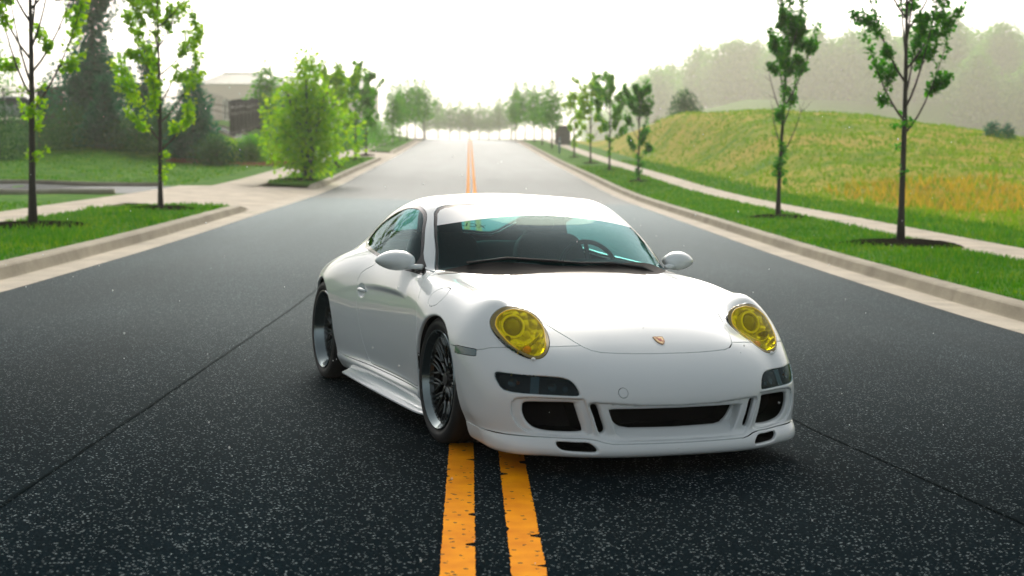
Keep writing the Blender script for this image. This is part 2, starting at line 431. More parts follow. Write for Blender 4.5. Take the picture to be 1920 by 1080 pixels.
# driveway aprons, with the entrance lane behind them
def poly_sheet(name,pts,mat,dz,n=10,fn=gz):
    (x0,x1),(y0,y1)=pts
    return tag(sheet(name,lambda X,Y:fn(X,Y)+dz,(x0,x1),(y0,y1),n,n,mat),kind='structure')
for i,(a,b) in enumerate(DRV):
    w=2.3
    V=[];F=[];xs=np.linspace(L_K0+.02,-10.2 if i==0 else -9.0,10)
    for k,x in enumerate(xs):
        t=k/9;fl=w*(1-t)**2*.55;up_=.006+.139*min(1,t/.6)
        for y in np.linspace(a-fl,b+fl,12):V.append((x,y,float(gz(x,y))+up_))
    for k in range(9):
        for j in range(11):F.append((k*12+j,k*12+j+1,(k+1)*12+j+1,(k+1)*12+j))
    tag(link('driveway_apron',mesh_np('driveway_apron',V,F,M_WALK)),kind='structure')
    strip('gutter_pan',[L_ROAD+.02,L_ROAD,L_K0+.01],[.003,.006,.006],a-1.6 if i else 33.9,b+1.8,M_PAN,kl if i==0 else k3)
LANES=[(42.2,48.6),(91.0,98.5)]
for i,(a,b) in enumerate(LANES):
    sheet('driveway_lane',lambda X,Y:lawn_z(X,Y)+.014,(-62,-10.2 if i==0 else -9.0),(a,b),60,10,M_ROAD2)
    for ya in(a-.1,b+.1):
        bb=MB();bb.tube([(x,ya,float(lawn_z(x,ya))+.05) for x in np.linspace(-62,-10.6,40)],.11,6)
        tag(bb.build('lane_edging',M_KERB,smooth=True),('near','far')[ya>b]+' concrete edging of the '+('entrance lane left of the airy tree' if i==0 else 'second driveway lane behind the left island'),'kerb')

# ---------------------------------------------------------------- painted lines and seams
def worn_paint():
    m,nt,b,out=new_mat('yellow_road_paint');N=nt.nodes;L=nt.links
    tc=N.new('ShaderNodeTexCoord')
    n=N.new('ShaderNodeTexNoise');n.inputs['Scale'].default_value=7;n.inputs['Detail'].default_value=7;L.new(tc.outputs['Object'],n.inputs['Vector'])
    cr=N.new('ShaderNodeValToRGB');e=cr.color_ramp.elements
    e[0].position=.3;e[0].color=(.62,.19,.0,1);e[1].position=.7;e[1].color=(.80,.31,.0,1)
    L.new(n.outputs['Fac'],cr.inputs['Fac'])
    v=N.new('ShaderNodeTexVoronoi');v.inputs['Scale'].default_value=70;L.new(tc.outputs['Object'],v.inputs['Vector'])
    sc=N.new('ShaderNodeSeparateColor');L.new(v.outputs['Color'],sc.inputs['Color'])
    lt=N.new('ShaderNodeMath');lt.operation='GREATER_THAN';lt.inputs[1].default_value=.975;L.new(sc.outputs['Green'],lt.inputs[0])
    mx=N.new('ShaderNodeMix');mx.data_type='RGBA';L.new(lt.outputs[0],mx.inputs['Factor']);L.new(cr.outputs['Color'],mx.inputs['A']);mx.inputs['B'].default_value=(.10,.055,.012,1)
    L.new(mx.outputs['Result'],b.inputs['Base Color']);b.inputs['Roughness'].default_value=.7;b.inputs['Specular IOR Level'].default_value=.02
    n3=N.new('ShaderNodeTexNoise');n3.inputs['Scale'].default_value=110;L.new(tc.outputs['Object'],n3.inputs['Vector'])
    bp=N.new('ShaderNodeBump');bp.inputs['Strength'].default_value=.4;bp.inputs['Distance'].default_value=.004;L.new(n3.outputs['Fac'],bp.inputs['Height']);L.new(bp.outputs['Normal'],b.inputs['Normal'])
    return m
M_YEL=worn_paint()
rnd=random.Random(3)
ROADOBJ=bpy.data.objects['road'];FAROBJ=bpy.data.objects['far_road']
for sx in(-1,1):
    wl=.1218;V=[];F=[]
    ys=np.concatenate([np.arange(2.5,16,.02),np.arange(16,SEAM,.4)])
    ea=eb=0.0;na=nb=0
    for i,y in enumerate(ys):
        if y<16:
            # ragged edges with bites where the thermoplastic chipped away
            if na>0:na-=1
            else:
                ea=rnd.uniform(-.0025,.0025)
                if rnd.random()<.025:ea=rnd.uniform(.008,.034);na=rnd.randint(0,1)
            if nb>0:nb-=1
            else:
                eb=rnd.uniform(-.0025,.0025)
                if rnd.random()<.035:eb=rnd.uniform(.012,.040);nb=rnd.randint(0,1)
        else:ea=eb=0
        a=sx*wl-wl/2+ea;c=sx*wl+wl/2-eb
        for x in(a,c):V.append((x,y,float(gz(x,y))+.005))
    for i in range(len(ys)-1):F.append((2*i,2*i+1,2*i+3,2*i+2))
    link('yellow_line',mesh_np('yellow_line',V,F,M_YEL,smooth=False),ROADOBJ)
    strip('yellow_line',[sx*wl-wl/2,sx*wl+wl/2],[.006,.006],SEAM,JUN0-3,M_YEL,FAROBJ)
M_TAR=M_SEAMA
def seam(pts,w):
    V=[];F=[];P=[]
    for (xa,ya),(xb,yb) in zip(pts[:-1],pts[1:]):
        for k in range(24):P.append((xa+(xb-xa)*k/24+rnd.uniform(-.003,.003),ya+(yb-ya)*k/24))
    P.append(pts[-1])
    for x,y in P:
        ww=w*rnd.uniform(.75,1.2)
        V+=[(x-ww/2,y,float(gz(x-ww/2,y))+.004),(x+ww/2,y,float(gz(x+ww/2,y))+.004)]
    for i in range(len(P)-1):F.append((2*i,2*i+1,2*i+3,2*i+2))
    link('tar_seam',mesh_np('tar_seam',V,F,M_TAR,smooth=False),ROADOBJ)
seam([(-1.95,4.5),(-1.9,8),(-1.85,13),(-1.8,20),(-1.75,30)],.018)
seam([(2.24,5.0),(2.11,5.8),(1.83,7.5),(1.62,9.2)],.012)

# ================================================================ PLANTS
def leafmat(name,c0,c1,c2,trans=.55,ns=1.3,isl=.45):
    m=bpy.data.materials.new(name);m.use_nodes=True;nt=m.node_tree;nt.nodes.clear();N=nt.nodes;L=nt.links
    out=N.new('ShaderNodeOutputMaterial');d=N.new('ShaderNodeBsdfPrincipled');t=N.new('ShaderNodeBsdfTranslucent');mx=N.new('ShaderNodeMixShader')
    d.inputs['Roughness'].default_value=.6;d.inputs['Specular IOR Level'].default_value=.12
    g=N.new('ShaderNodeNewGeometry');cr=N.new('ShaderNodeValToRGB');e=cr.color_ramp.elements
    e[0].position=0;e[0].color=tuple(c0)+(1,);e[1].position=1;e[1].color=tuple(c2)+(1,);k=e.new(.5);k.color=tuple(c1)+(1,)
    tc=N.new('ShaderNodeTexCoord');n=N.new('ShaderNodeTexNoise');n.inputs['Scale'].default_value=ns;n.inputs['Detail'].default_value=3;L.new(tc.outputs['Object'],n.inputs['Vector'])
    ad=N.new('ShaderNodeMath');ad.operation='MULTIPLY_ADD';ad.inputs[1].default_value=isl;L.new(g.outputs['Random Per Island'],ad.inputs[0])
    s=N.new('ShaderNodeMath');s.operation='MULTIPLY';s.inputs[1].default_value=.6;L.new(n.outputs['Fac'],s.inputs[0]);L.new(s.outputs[0],ad.inputs[2])
    L.new(ad.outputs[0],cr.inputs['Fac']);L.new(cr.outputs['Color'],d.inputs['Base Color'])
    b=N.new('ShaderNodeMix');b.data_type='RGBA';b.blend_type='MULTIPLY';b.inputs['Factor'].default_value=1;b.inputs['B'].default_value=(1.9,1.9,.7,1);L.new(cr.outputs['Color'],b.inputs['A']);L.new(b.outputs['Result'],t.inputs['Color'])
    mx.inputs[0].default_value=trans;L.new(d.outputs[0],mx.inputs[1]);L.new(t.outputs[0],mx.inputs[2]);L.new(mx.outputs[0],out.inputs['Surface'])
    return m
M_LEAF_D=leafmat('leaf_dark_green',(.012,.10,.020),(.030,.19,.016),(.10,.32,.012))
M_LEAF_M=leafmat('leaf_mid_green',(.018,.13,.006),(.055,.24,.006),(.15,.36,.008))
M_LEAF_Y=leafmat('leaf_yellow_green',(.06,.22,.003),(.18,.38,.003),(.42,.54,.005))
M_LEAF_E=leafmat('needle_blue_green',(.001,.070,.060),(.003,.13,.095),(.014,.22,.10),.3)
M_LEAF_H=leafmat('hedge_green',(.004,.06,.024),(.012,.11,.026),(.04,.19,.025),.25)
M_BARK=simple('young_bark',(.040,.036,.032),.85,noise=.4,nscale=25,bump=.5,bscale=60)
def leaves_mesh(name,P,D,size,mat,rs,droop=.35):
    """P leaf bases, D outward directions: folded kite-shaped leaves"""
    n=len(P);P=np.asarray(P,float);D=np.asarray(D,float)+rs.normal(0,.55,(n,3));D[:,2]-=droop*rs.rand(n)
    D/=np.maximum(np.linalg.norm(D,axis=1),1e-6)[:,None]
    U=rs.normal(0,1,(n,3));U[:,2]+=1.2;S=np.cross(D,U);S/=np.maximum(np.linalg.norm(S,axis=1),1e-6)[:,None];Nn_=np.cross(S,D)
    L=(np.asarray(size)*rs.uniform(.65,1.3,n))[:,None];Wd=L*.42
    a=P;b=P+D*L*.45+S*Wd-Nn_*L*.10;c=P+D*L-Nn_*L*.12;d=P+D*L*.45-S*Wd-Nn_*L*.10
    V=np.stack([a,b,c,d],1).reshape(-1,3);i=np.arange(n)*4
    F=np.concatenate([np.stack([i,i+1,i+2],1),np.stack([i,i+2,i+3],1)])
    return mesh_np(name,V,F,mat,smooth=False)
def bez(p,q,r,n):
    t=np.linspace(0,1,n)[:,None];return (1-t)**2*p+2*t*(1-t)*q+t**2*r
def young_tree(name,x,y,h,trunk_r,clear,width,nb,leaf_n,leaf,mat,seed,z=None,lean=(0,0),up=.9,lower=0,bare=0,topbias=0.,label=None,group=None,mulch=0,spread0=.15):
    rs=np.random.RandomState(seed);z0=float(lawn_z(x,y)) if z is None else z
    root=empty(name,(x,y,z0))
    tr=MB();n=9
    tp=[Vector((lean[0]*t*t*h+.012*math.sin(7*t+seed),lean[1]*t*t*h+.012*math.cos(5*t+seed),-.05+t*h*.93)) for t in np.linspace(0,1,n)]
    tr.tube(tp,[trunk_r*(1.35 if i==0 else 1)*(1-.80*i/(n-1)) for i in range(n)],9)
    P=[];D=[]
    def tpos(t):
        f=t*(n-1);i=min(int(f),n-2);return np.array(tp[i].lerp(tp[i+1],f-i))
    def add(path,cnt,start=.25,sp=.095):
        k=len(path);idx=rs.uniform(start,1,cnt)**.8*(k-1)
        # leaves come in small tufts
        for f in idx:
            i=min(int(f),k-2);p=path[i]+(path[i+1]-path[i])*(f-i);d=path[i+1]-path[i];d=d/max(np.linalg.norm(d),1e-6)
            m=rs.randint(1,5)
            for _ in range(m):
                o=rs.normal(0,1,3);o/=np.linalg.norm(o);P.append(p+o*sp*rs.rand());D.append(d*.5+o*.9)
    per=max(2,int(leaf_n/(nb*3.2*3.5)))
    for k in range(nb):
        t=clear+(.93-clear)*(k+.3)/nb;b0=tpos(t);a=k*2.399+rs.uniform(-.4,.4)
        rel=(t-clear)/(1-clear);ln=h*(1-t)*.75+width*(.75+.25*rs.rand())*(1-.35*rel)
        rad=width*(spread0+(1-spread0)*math.sin(math.pi*min(1,.25+.65*rel)))*(.75+.5*rs.rand())
        r=np.array([math.cos(a),math.sin(a),0]);e=b0+r*rad+np.array([0,0,rad*up*(1.1+.6*rs.rand())])
        mid=b0+r*rad*.55+np.array([0,0,rad*up*.35]);path=bez(b0,mid,e,8)
        tr.tube(path,[trunk_r*.36*(1-.82*i/7) for i in range(8)],5)
        isb=rs.rand()<bare
        if not isb:add(path,int(per*(1.0+topbias*rel)),.45)
        for q in range(3):
            f=rs.uniform(.3,.95)*7;i=int(min(f,6));s0=path[i];dr=(path[i+1]-path[i]);dr/=np.linalg.norm(dr);o=rs.normal(0,1,3);o[2]*=.5;o/=np.linalg.norm(o)
            e2=s0+(dr*.8+o*.75)*rad*rs.uniform(.35,.6);p2=bez(s0,(s0+e2)/2+np.array([0,0,-.03]),e2,5);tr.tube(p2,[trunk_r*.14*(1-.6*i2/4) for i2 in range(5)],4)
            if not isb:add(p2,int(per*(1.0+topbias*rel)),.15)
    topp=np.array([np.array(v) for v in tp[-4:]]);add(topp,int(per*2.5),.3,.10)
    if lower:
        for _ in range(lower):
            t=rs.uniform(clear-.14,clear+.06);b0=tpos(t);a=rs.uniform(0,6.28);e=b0+np.array([math.cos(a),math.sin(a),.5])*width*rs.uniform(.12,.32);path=bez(b0,(b0+e)/2,e,4);tr.tube(path,[.006,.005,.004,.003],4);add(path,7,.1,.07)
    tr.build('trunk',M_BARK,root,smooth=True)
    link('crown',leaves_mesh('crown',P,D,leaf,mat,rs),root)
    tag(root,label,'tree',group)
    if mulch:
        mulch_disc(x,y,mulch,z0,seed)
    return root
def mulch_disc(x,y,r,z0,seed):
    rs=np.random.RandomState(seed+50);n=40;vs=[(x,y,z0+.075)];
    for ring_,(f,hh) in enumerate(((.35,.07),(.75,.05),(1.0,.012),(1.06,-.03))):
        for k in range(n):
            a=2*math.pi*k/n;rr=r*f*(1+.06*math.sin(3*a+seed)+.05*rs.rand());px,py=x+rr*math.cos(a),y+rr*math.sin(a)
            vs.append((px,py,float(lawn_z(px,py))+.03+hh+rs.uniform(-.008,.008)))
    fs=[(0,1+k,1+(k+1)%n) for k in range(n)]
    V=vs;F=fs[:]
    for q in range(3):
        for k in range(n):
            a,b=1+q*n+k,1+q*n+(k+1)%n;c,d=a+n,b+n;F+=[(a,c,d),(a,d,b)]
    tag(link('mulch_bed',mesh_np('mulch_bed',V,F,M_MULCH)),kind='structure')
def volume_tree(name,x,y,h,w,leaf_n,leaf,mat,seed,shape,z=None,label=None,group=None,cat='tree',trunk_r=.12,lumps=14,clear=.08,shell_=.55,stems=1):
    """dense crowns: leaf clumps filling a lumpy volume round a branched trunk"""
    rs=np.random.RandomState(seed);z0=float(lawn_z(x,y)) if z is None else z
    root=empty(name,(x,y,z0));tr=MB()
    for s in range(stems):
        a=s*2.4;ex=np.array([math.cos(a)*w*.25*(stems>1),math.sin(a)*w*.25*(stems>1),h*.8]);b0=np.array([math.cos(a)*.08*(stems>1),math.sin(a)*.08*(stems>1),-.05])
        pt=bez(b0,b0+np.array([0,0,h*.35]),ex,7);tr.tube(pt,[trunk_r*(1-.8*i/6) for i in range(7)],8)
        for k in range(9):
            i=rs.randint(1,6);a=rs.uniform(0,6.28);r=w*.38*shape((pt[i][2]+.1*h)/h);e=pt[i]+np.array([math.cos(a)*r,math.sin(a)*r,r*.7]);q=bez(pt[i],(pt[i]+e)/2+np.array([0,0,-.05]),e,5);tr.tube(q,[trunk_r*.3*(1-.8*j/4) for j in range(5)],5)
    tr.build('trunk' if cat=='tree' else 'stem',M_BARK,root,smooth=True)
    # lump centres on and inside the envelope
    C=[];RR=[]
    for k in range(lumps):
        t=clear+(1-clear)*(k+.5)/lumps;a=k*2.399+rs.rand();r=.5*w*shape(t);f=rs.uniform(.35,.8)
        C.append((math.cos(a)*r*f,math.sin(a)*r*f,t*h));RR.append(max(.12*w,r*rs.uniform(.45,.7)))
    for k in range(max(4,lumps//3)):
        t=clear+(1-clear)*(k+.5)/max(4,lumps//3);C.append((0,0,t*h));RR.append(max(.08*w,.5*w*shape(t)*.7))
    C=np.array(C);RR=np.array(RR);pr=RR**2;pr/=pr.sum()
    idx=rs.choice(len(C),leaf_n,p=pr);d=rs.normal(0,1,(leaf_n,3));d/=np.linalg.norm(d,axis=1)[:,None]
    rad=rs.rand(leaf_n)**(shell_*.5);P=C[idx]+d*(RR[idx]*rad*rs.uniform(.8,1.12,leaf_n))[:,None]
    P[:,2]=np.clip(P[:,2],.04*h,None)
    link('crown' if cat=='tree' else 'foliage',leaves_mesh('crown',P,d,leaf,mat,rs),root)
    tag(root,label,cat,group);return root
def copy_thing(src,x,y,scale,rz,label,z=None):
    r=src.copy();COL.objects.link(r);r.location=(x,y,float(lawn_z(x,y)) if z is None else z);r.scale=(scale,scale,scale) if np.isscalar(scale) else scale;r.rotation_euler=(0,0,rz);r['label']=label
    for c in src.children:
        k=c.copy();COL.objects.link(k);k.parent=r
    return r
def U(u,d):return -.083+(u-879.5)/2634.7*d
G1='young street trees along the road'
# right-hand row
vz=lambda x,y:float(gz(x,y))+.15
young_tree('street_tree',7.55,24.6,6.1,.062,.34,.95,15,8000,.080,M_LEAF_D,11,z=vz(7.55,24.6),up=1.6,lower=7,topbias=1.2,label='tallest dark green young tree on the right verge, nearest the camera',group=G1,mulch=1.0,lean=(.0,0))
young_tree('street_tree',7.35,33.6,5.25,.058,.30,.62,13,5600,.080,M_LEAF_D,23,z=vz(7.3,33.6),up=1.9,lower=16,bare=.35,topbias=1.6,lean=(.045,0),label='slim young tree with bare lower twigs, second from the right edge',group=G1,mulch=.75)
young_tree('street_tree',7.15,60,4.35,.055,.22,.62,13,2600,.13,M_LEAF_D,35,z=vz(7.15,60),up=1.3,lower=8,topbias=.6,label='narrow dark green tree left of the grassy mound, third from right',group=G1,mulch=.5)
young_tree('street_tree',7.2,73,4.9,.058,.32,1.05,12,2600,.14,M_LEAF_M,41,z=vz(7.2,73),up=1.0,lower=5,topbias=.8,label='young tree with a flat spreading top, fourth from the right',group=G1,mulch=.5)
young_tree('street_tree',7.2,84.5,5.0,.058,.30,.95,12,2400,.15,M_LEAF_Y,47,z=vz(7.2,84.5),up=1.1,lower=6,topbias=.8,label='bright green young tree, fifth from the right edge',group=G1,mulch=.5)
young_tree('street_tree',7.15,97,4.6,.055,.28,.7,11,1900,.15,M_LEAF_Y,53,z=vz(7.15,97),up=1.3,lower=6,label='slender tree just right of the blue post',group=G1,mulch=.4)
# left-hand row
young_tree('street_tree',-7.75,25.0,6.6,.068,.33,1.15,17,6500,.088,M_LEAF_Y,61,z=vz(-7.75,25),up=1.7,lower=14,bare=.3,topbias=.5,label='young tree with bare ascending twigs at the far left of the verge',group=G1,mulch=1.0,lean=(.01,0))
young_tree('street_tree',-6.95,31.6,5.35,.055,.26,.92,16,6200,.09,M_LEAF_Y,67,z=vz(-6.95,31.6),up=1.1,lower=6,topbias=.2,label='airy yellow-green young tree on the left verge beside the driveway',group=G1,mulch=.75)
dense=volume_tree('bushy_tree',-6.3,54.5,4.75,3.7,6000,.165,M_LEAF_Y,71,lambda t:max(.05,(min(1,(t/.28))**.8)*(1-max(0,(t-.35)/.65)**1.7)*.95),z=vz(-6.3,54.5),label='wide bushy bright green tree with several stems on the left island',group=G1,trunk_r=.11,lumps=19,clear=.12,stems=5)
mulch_disc(-6.75,54.5,.8,vz(-6.55,54.5),5)
for i,(y,x,h,w,sd,lb) in enumerate(((68,-6.45,4.9,1.0,73,'young green tree directly behind the bushy left tree'),(80,-6.5,5.2,1.15,79,'slim tree behind the bushy tree on the left island'),(91.5,-6.75,4.9,.95,83,'last slim tree on the left island before the second driveway'))):
    young_tree('street_tree',x,y,h,.06,.28,w,12,2600,.16,M_LEAF_M if i else M_LEAF_Y,sd,z=vz(x,y),up=1.1,lower=6,topbias=.5,label=lb,group=G1,mulch=.5)
# far, haze-faded street trees
far=volume_tree('street_tree',U(1034,122),122,6.0,2.0,1700,.19,M_LEAF_M,91,lambda t:max(.05,(min(1,max(0,t-.2)/.25))**.7*(1-max(0,(t-.5)/.5)**2)),z=vz(7,122),label='pale tree on the right verge just beyond the grey cabinet',group=G1,trunk_r=.07,lumps=16,clear=.28)
farspec=[(1016,134,.95,'second hazy tree beyond the cabinet on the right'),(1001,147,1.0,'third hazy tree beyond the cabinet on the right'),(984,160,1.1,'fourth hazy tree beyond the cabinet on the right'),(966,170,1.15,'last hazy tree of the right-hand row by the road end'),
 (738,120,.85,'nearest pale tree beyond the second driveway on the left'),(751,129,.9,'second pale tree beyond the second driveway on the left'),(764,138,1.0,'third pale tree beyond the second driveway on the left'),(779,148,1.05,'fourth pale tree beyond the second driveway on the left'),(795,160,1.1,'last pale tree of the left row by the road end')]
for i,(u,d,s,lb) in enumerate(farspec):
    copy_thing(far,U(u,d),d,(s,s,s*1.02),i*1.7,lb)
for i,(u,d,s) in enumerate(((798,400,1.9),(822,405,2.2),(843,396,1.9),(862,402,2.0),(880,400,1.8),(898,404,2.0),(916,398,1.8),(936,394,2.1),(958,400,2.3))):
    copy_thing(far,U(u,d),d,(s*1.5,s*1.5,s),i*2.1,['leftmost','second','third','fourth','middle','sixth','seventh','eighth','rightmost'][i]+' of the nine ghostly trees beyond the end of the road')
# background evergreens and shrubs on the left
cone=lambda t:max(.04,(1-t)**.8*min(1,t/.08))
colm=lambda t:max(.05,min(1,t/.18)**.6*(1-max(0,(t-.30)/.70)**2.0))
def bgz(x,y):return float(lawn_z(x,y))
GE='dark evergreens in front of the iron fence'
d=82;volume_tree('evergreen_tree',U(187,d),d,12.2,4.8,19000,.23,M_LEAF_E,101,lambda t:max(.06,(.75+.35*math.sin(9*t+.8))*min(1,t/.1)*(1-max(0,(t-.72)/.28)**2)*.95),label='tallest dark columnar evergreen on the left, cut by the frame top',group=GE,lumps=46,trunk_r=.2)
d=74;volume_tree('evergreen_tree',U(206,d),d,3.5,2.9,6500,.16,M_LEAF_E,103,cone,label='squat blue-green cone at the foot of the tall evergreen',group=GE,lumps=24)
d=79;volume_tree('evergreen_tree',U(287,d),d,5.0,2.6,6500,.18,M_LEAF_E,107,cone,label='blue-green evergreen behind the airy yellow-green tree',group=GE,lumps=24)
d=73;volume_tree('evergreen_tree',U(368,d),d,4.6,3.1,8000,.16,M_LEAF_E,109,lambda t:max(.05,(1-t)**.6*min(1,t/.12)),label='broad evergreen cone left of the round hedges',group=GE,lumps=30)
d=104;volume_tree('leafy_tree',U(10,d),d,7.2,3.4,1500,.22,M_LEAF_M,113,colm,label='loose leafy tree at the left edge behind the fence',lumps=18)
rnd_=lambda t:max(.05,math.sqrt(max(0,1-(2*t-1)**2)))
rndl=lambda t:max(.2,math.sqrt(max(0,1-(1.25*t-.25)**2)))
GH_='clipped shrubs below the fence'
for i,(u,d,h,w,m,lb) in enumerate(((12,66,2.6,3.4,M_LEAF_H,'dark shrub at the left edge of the picture'),(85,72,1.7,4.0,M_LEAF_H,'low dark shrub left of the tall evergreen'),(140,75,1.9,3.4,M_LEAF_H,'dark shrub at the foot of the tall evergreen'),(262,73,1.6,3.4,M_LEAF_H,'low dark shrub right of the squat blue-green cone'),(320,75,2.0,3.2,M_LEAF_H,'dark shrub behind the airy tree trunk'),(412,70,1.35,2.3,M_LEAF_H,'dark rounded shrub right of the broad evergreen'),(432,76,1.1,1.7,M_LEAF_Y,'small yellow-green shrub on the brown bank'),(474,76,1.35,1.9,M_LEAF_M,'round clipped green hedge ball on the brown bank'),(497,79,1.2,1.6,M_LEAF_Y,'yellow-green shrub half hidden by the bushy tree'),(512,83,1.3,2.2,M_LEAF_H,'dark low shrub under the end of the oblique fence'))):
    volume_tree('round_shrub',U(u,d),d,h,w,3600 if i not in(7,) else 4200,.10,m,131+i,rndl,label=lb,group=GH_,cat='shrub',lumps=18,trunk_r=.04,clear=.05)
volume_tree('leafy_tree',U(505,112),112,5.2,3.4,3600,.22,M_LEAF_M,151,colm,label='pale loose tree behind the bushy tree and the oblique fence',lumps=18)
# far hedge line behind the left island
for i,(u,d,h,w) in enumerate(((655,108,1.5,4.5),(690,118,1.6,5),(715,128,1.6,5))):
    volume_tree('low_hedge',U(u,d),d,h,w,2200,.16,M_LEAF_M,161+i,rndl,label=['low pale hedge nearest behind the left island','middle low pale hedge behind the left island','farthest low pale hedge on the left'][i],group='low hedges on the far left',cat='shrub',lumps=14,trunk_r=.03,clear=.05)
# woods behind the mound
wood=volume_tree('woodland_tree',U(1780,600),600,26,21,9000,1.0,M_LEAF_M,171,lambda t:max(.1,min(1,t/.2)**.5*(1-max(0,(t-.45)/.55)**2.2)),label='tallest hazy woodland tree on the skyline at the right',group='hazy woods behind the mound',lumps=34,trunk_r=.4,clear=.06,z=float(gz(U(1780,600),600)+hill(U(1780,600),600)))
wood2=volume_tree('woodland_tree',U(1880,610),610,23,20,8000,1.0,M_LEAF_M,177,lambda t:max(.1,min(1,t/.25)**.6*(1-max(0,(t-.55)/.45)**2.0)),label='hazy woodland tree at the right edge of the skyline',group='hazy woods behind the mound',lumps=28,trunk_r=.4,clear=.06,z=float(gz(U(1880,610),610)+hill(U(1880,610),610)))
ws_=[(1230,640/3.5,.9,1),(1385,650/3.5,.85,0),(1500,655/3.5,.95,0),(1560,640/3.5,.9,1),(1620,650/3.5,1.0,0),(1690,645/3.5,.98,1),(1748,640/3.5,1.0,0),(1815,650/3.5,1.08,1),(1860,645/3.5,1.0,0),(1910,640/3.5,1.0,1),(1205,205,.72,0),(1255,200,.80,1),(1310,190,.82,0),(1360,185,.90,1),(1415,185,.83,0),(1470,178,.92,1),(1530,175,.93,0),(1590,172,.98,1),(1650,168,.95,0),(1715,170,1.02,1),(1835,160,.93,0),(1930,158,.98,1),(1985,166,1.05,0),(1165,225,.62,1),(1120,240,.55,0)]
lbw=['hazy woodland tree in the back rank, {} from the left'.format(w) for w in('first','second','third','fourth','fifth','sixth','seventh','eighth','ninth','tenth')]+['hazy woodland tree {} along the skyline counted from the blue post'.format(w) for w in('third','fourth','fifth','sixth','seventh','eighth','ninth','tenth','eleventh','twelfth','fourteenth','fifteenth','sixteenth','second','first')]
for i,(u,d,s,k) in enumerate(ws_):d*=3.5;q=s*1.3*d/620;copy_thing(wood2 if k else wood,U(u,d),d,(q,q,q),i*1.3,lbw[i],z=float(lawn_z(U(u,d),d)+hill(U(u,d),d)-.6))
volume_tree('leafy_tree',U(1285,122),122,3.9,3.3,3600,.20,M_LEAF_H,181,rndl,z=float(lawn_z(U(1285,122),122))-.6,label='lone rounded tree on the crest left of the mound',lumps=18,trunk_r=.09)
for i,(u,v,d) in enumerate(((1865,320,70),(1895,323,69))):
    volume_tree('round_shrub',U(u,d),d,.75,.9,700,.09,M_LEAF_E,191+i,rndl,label=('larger','smaller')[i]+' dark weed clump on the mound near the right edge',group='weed clumps on the mound',cat='shrub',lumps=8,trunk_r=.02,clear=.05)
# brown mulch bank below the fence
tag(sheet('mulch_bank',lambda X,Y:lawn_z(X,Y)+.05,(-15.2,-9.3),(70.5,90),26,30,M_BANK),kind='structure')

# ---------------------------------------------------------------- grass blades
def blades(name,fn,xr,yr,dens,h,mat,seed,ymax_w=None,label=None,keep=None):
    rs=np.random.RandomState(seed);out=[]
    y=yr[0]
    Vs=[]
    while y<yr[1]:
        y2=min(y+4,yr[1]);s=max(1.,y/16.)      # broader, fewer blades with distance
        n=int(dens*(xr[1]-xr[0])*(y2-y)/s**1.6)
        X=rs.uniform(xr[0],xr[1],n);Y=rs.uniform(y,y2,n)
        if keep is not None:
            k=keep(X,Y);X,Y=X[k],Y[k];n=len(X)
        Z=fn(X,Y);a=rs.uniform(0,6.28,n);hh=h*rs.uniform(.5,1.3,n)*(1+.3*np.sin(X*2.3)*np.sin(Y*1.1));wd=.010*s*rs.uniform(.7,1.5,n)*max(1,h/.1)**.5
        lx=rs.normal(0,.35,n)*hh;ly=rs.normal(0,.35,n)*hh
        dx,dy=np.cos(a)*wd,np.sin(a)*wd
        Vs.append(np.stack([np.stack([X-dx,Y-dy,Z-.01],1),np.stack([X+dx,Y+dy,Z-.01],1),np.stack([X+lx,Y+ly,Z+hh],1)],1).reshape(-1,3));y=y2
    V=np.concatenate(Vs);F=np.arange(len(V)).reshape(-1,3)
    return tag(link(name,mesh_np(name,V,F,mat,smooth=False)),label,'grass',kind='stuff')
M_BLADE=leafmat('grass_blade',(.015,.10,.003),(.045,.19,.003),(.22,.30,.012),.35,.8)
M_HAY=leafmat('meadow_blade',(.03,.18,.006),(.17,.29,.012),(.48,.38,.05),.35,.09,.22)
M_DRY=leafmat('dry_blade',(.2,.24,.02),(.48,.34,.05),(.64,.42,.10),.25,.12,.3)
vfn=lambda X,Y:gz(X,Y)+.145+.03*np.sin(math.pi*np.clip((np.abs(X)-5.9)/2.4,0,1))
blades('verge_grass',vfn,(R_K1+.01,8.30),(12.5,80),420,.065,M_BLADE,1,label='short green grass on the right verge')
blades('verge_grass',vfn,(-8.70,L_K1-.01),(15,34),420,.065,M_BLADE,2,label='short green grass on the left verge',keep=lambda X,Y:(Y<32.2)|(np.abs(X)-5.8<2.9*np.sqrt(np.clip(1-((Y-32.2)/2)**2,0,1))))
blades('island_grass',vfn,(-7.55,L_K1-.01),(52,86),380,.07,M_BLADE,3,label='green grass on the left island')
blades('mown_grass',lambda X,Y:gz(X,Y)+.14,(9.42,11.6),(16,90),330,.10,M_BLADE,4,label='green mown grass behind the right sidewalk')
blades('lawn_grass',lawn_z,(-24,-10.2),(24,35.4),150,.07,M_BLADE,5,label='green lawn left of the near left sidewalk')
blades('lawn_grass',lawn_z,(-34,-10.2),(50,74),120,.09,M_BLADE,6,label='green lawn in front of the evergreens')
blades('meadow_grass',lawn_z,(11.2,46),(22,112),150,.14,M_HAY,7,label='tall dry yellow grass over the mound and meadow')
blades('dry_grass',lawn_z,(12.2,34),(27,50),60,.30,M_DRY,8,label='band of taller tan dry grass at the foot of the mound',keep=lambda X,Y:np.sin(X*.35+Y*.21)+.6*np.sin(Y*.6-X*.15)>-.1)

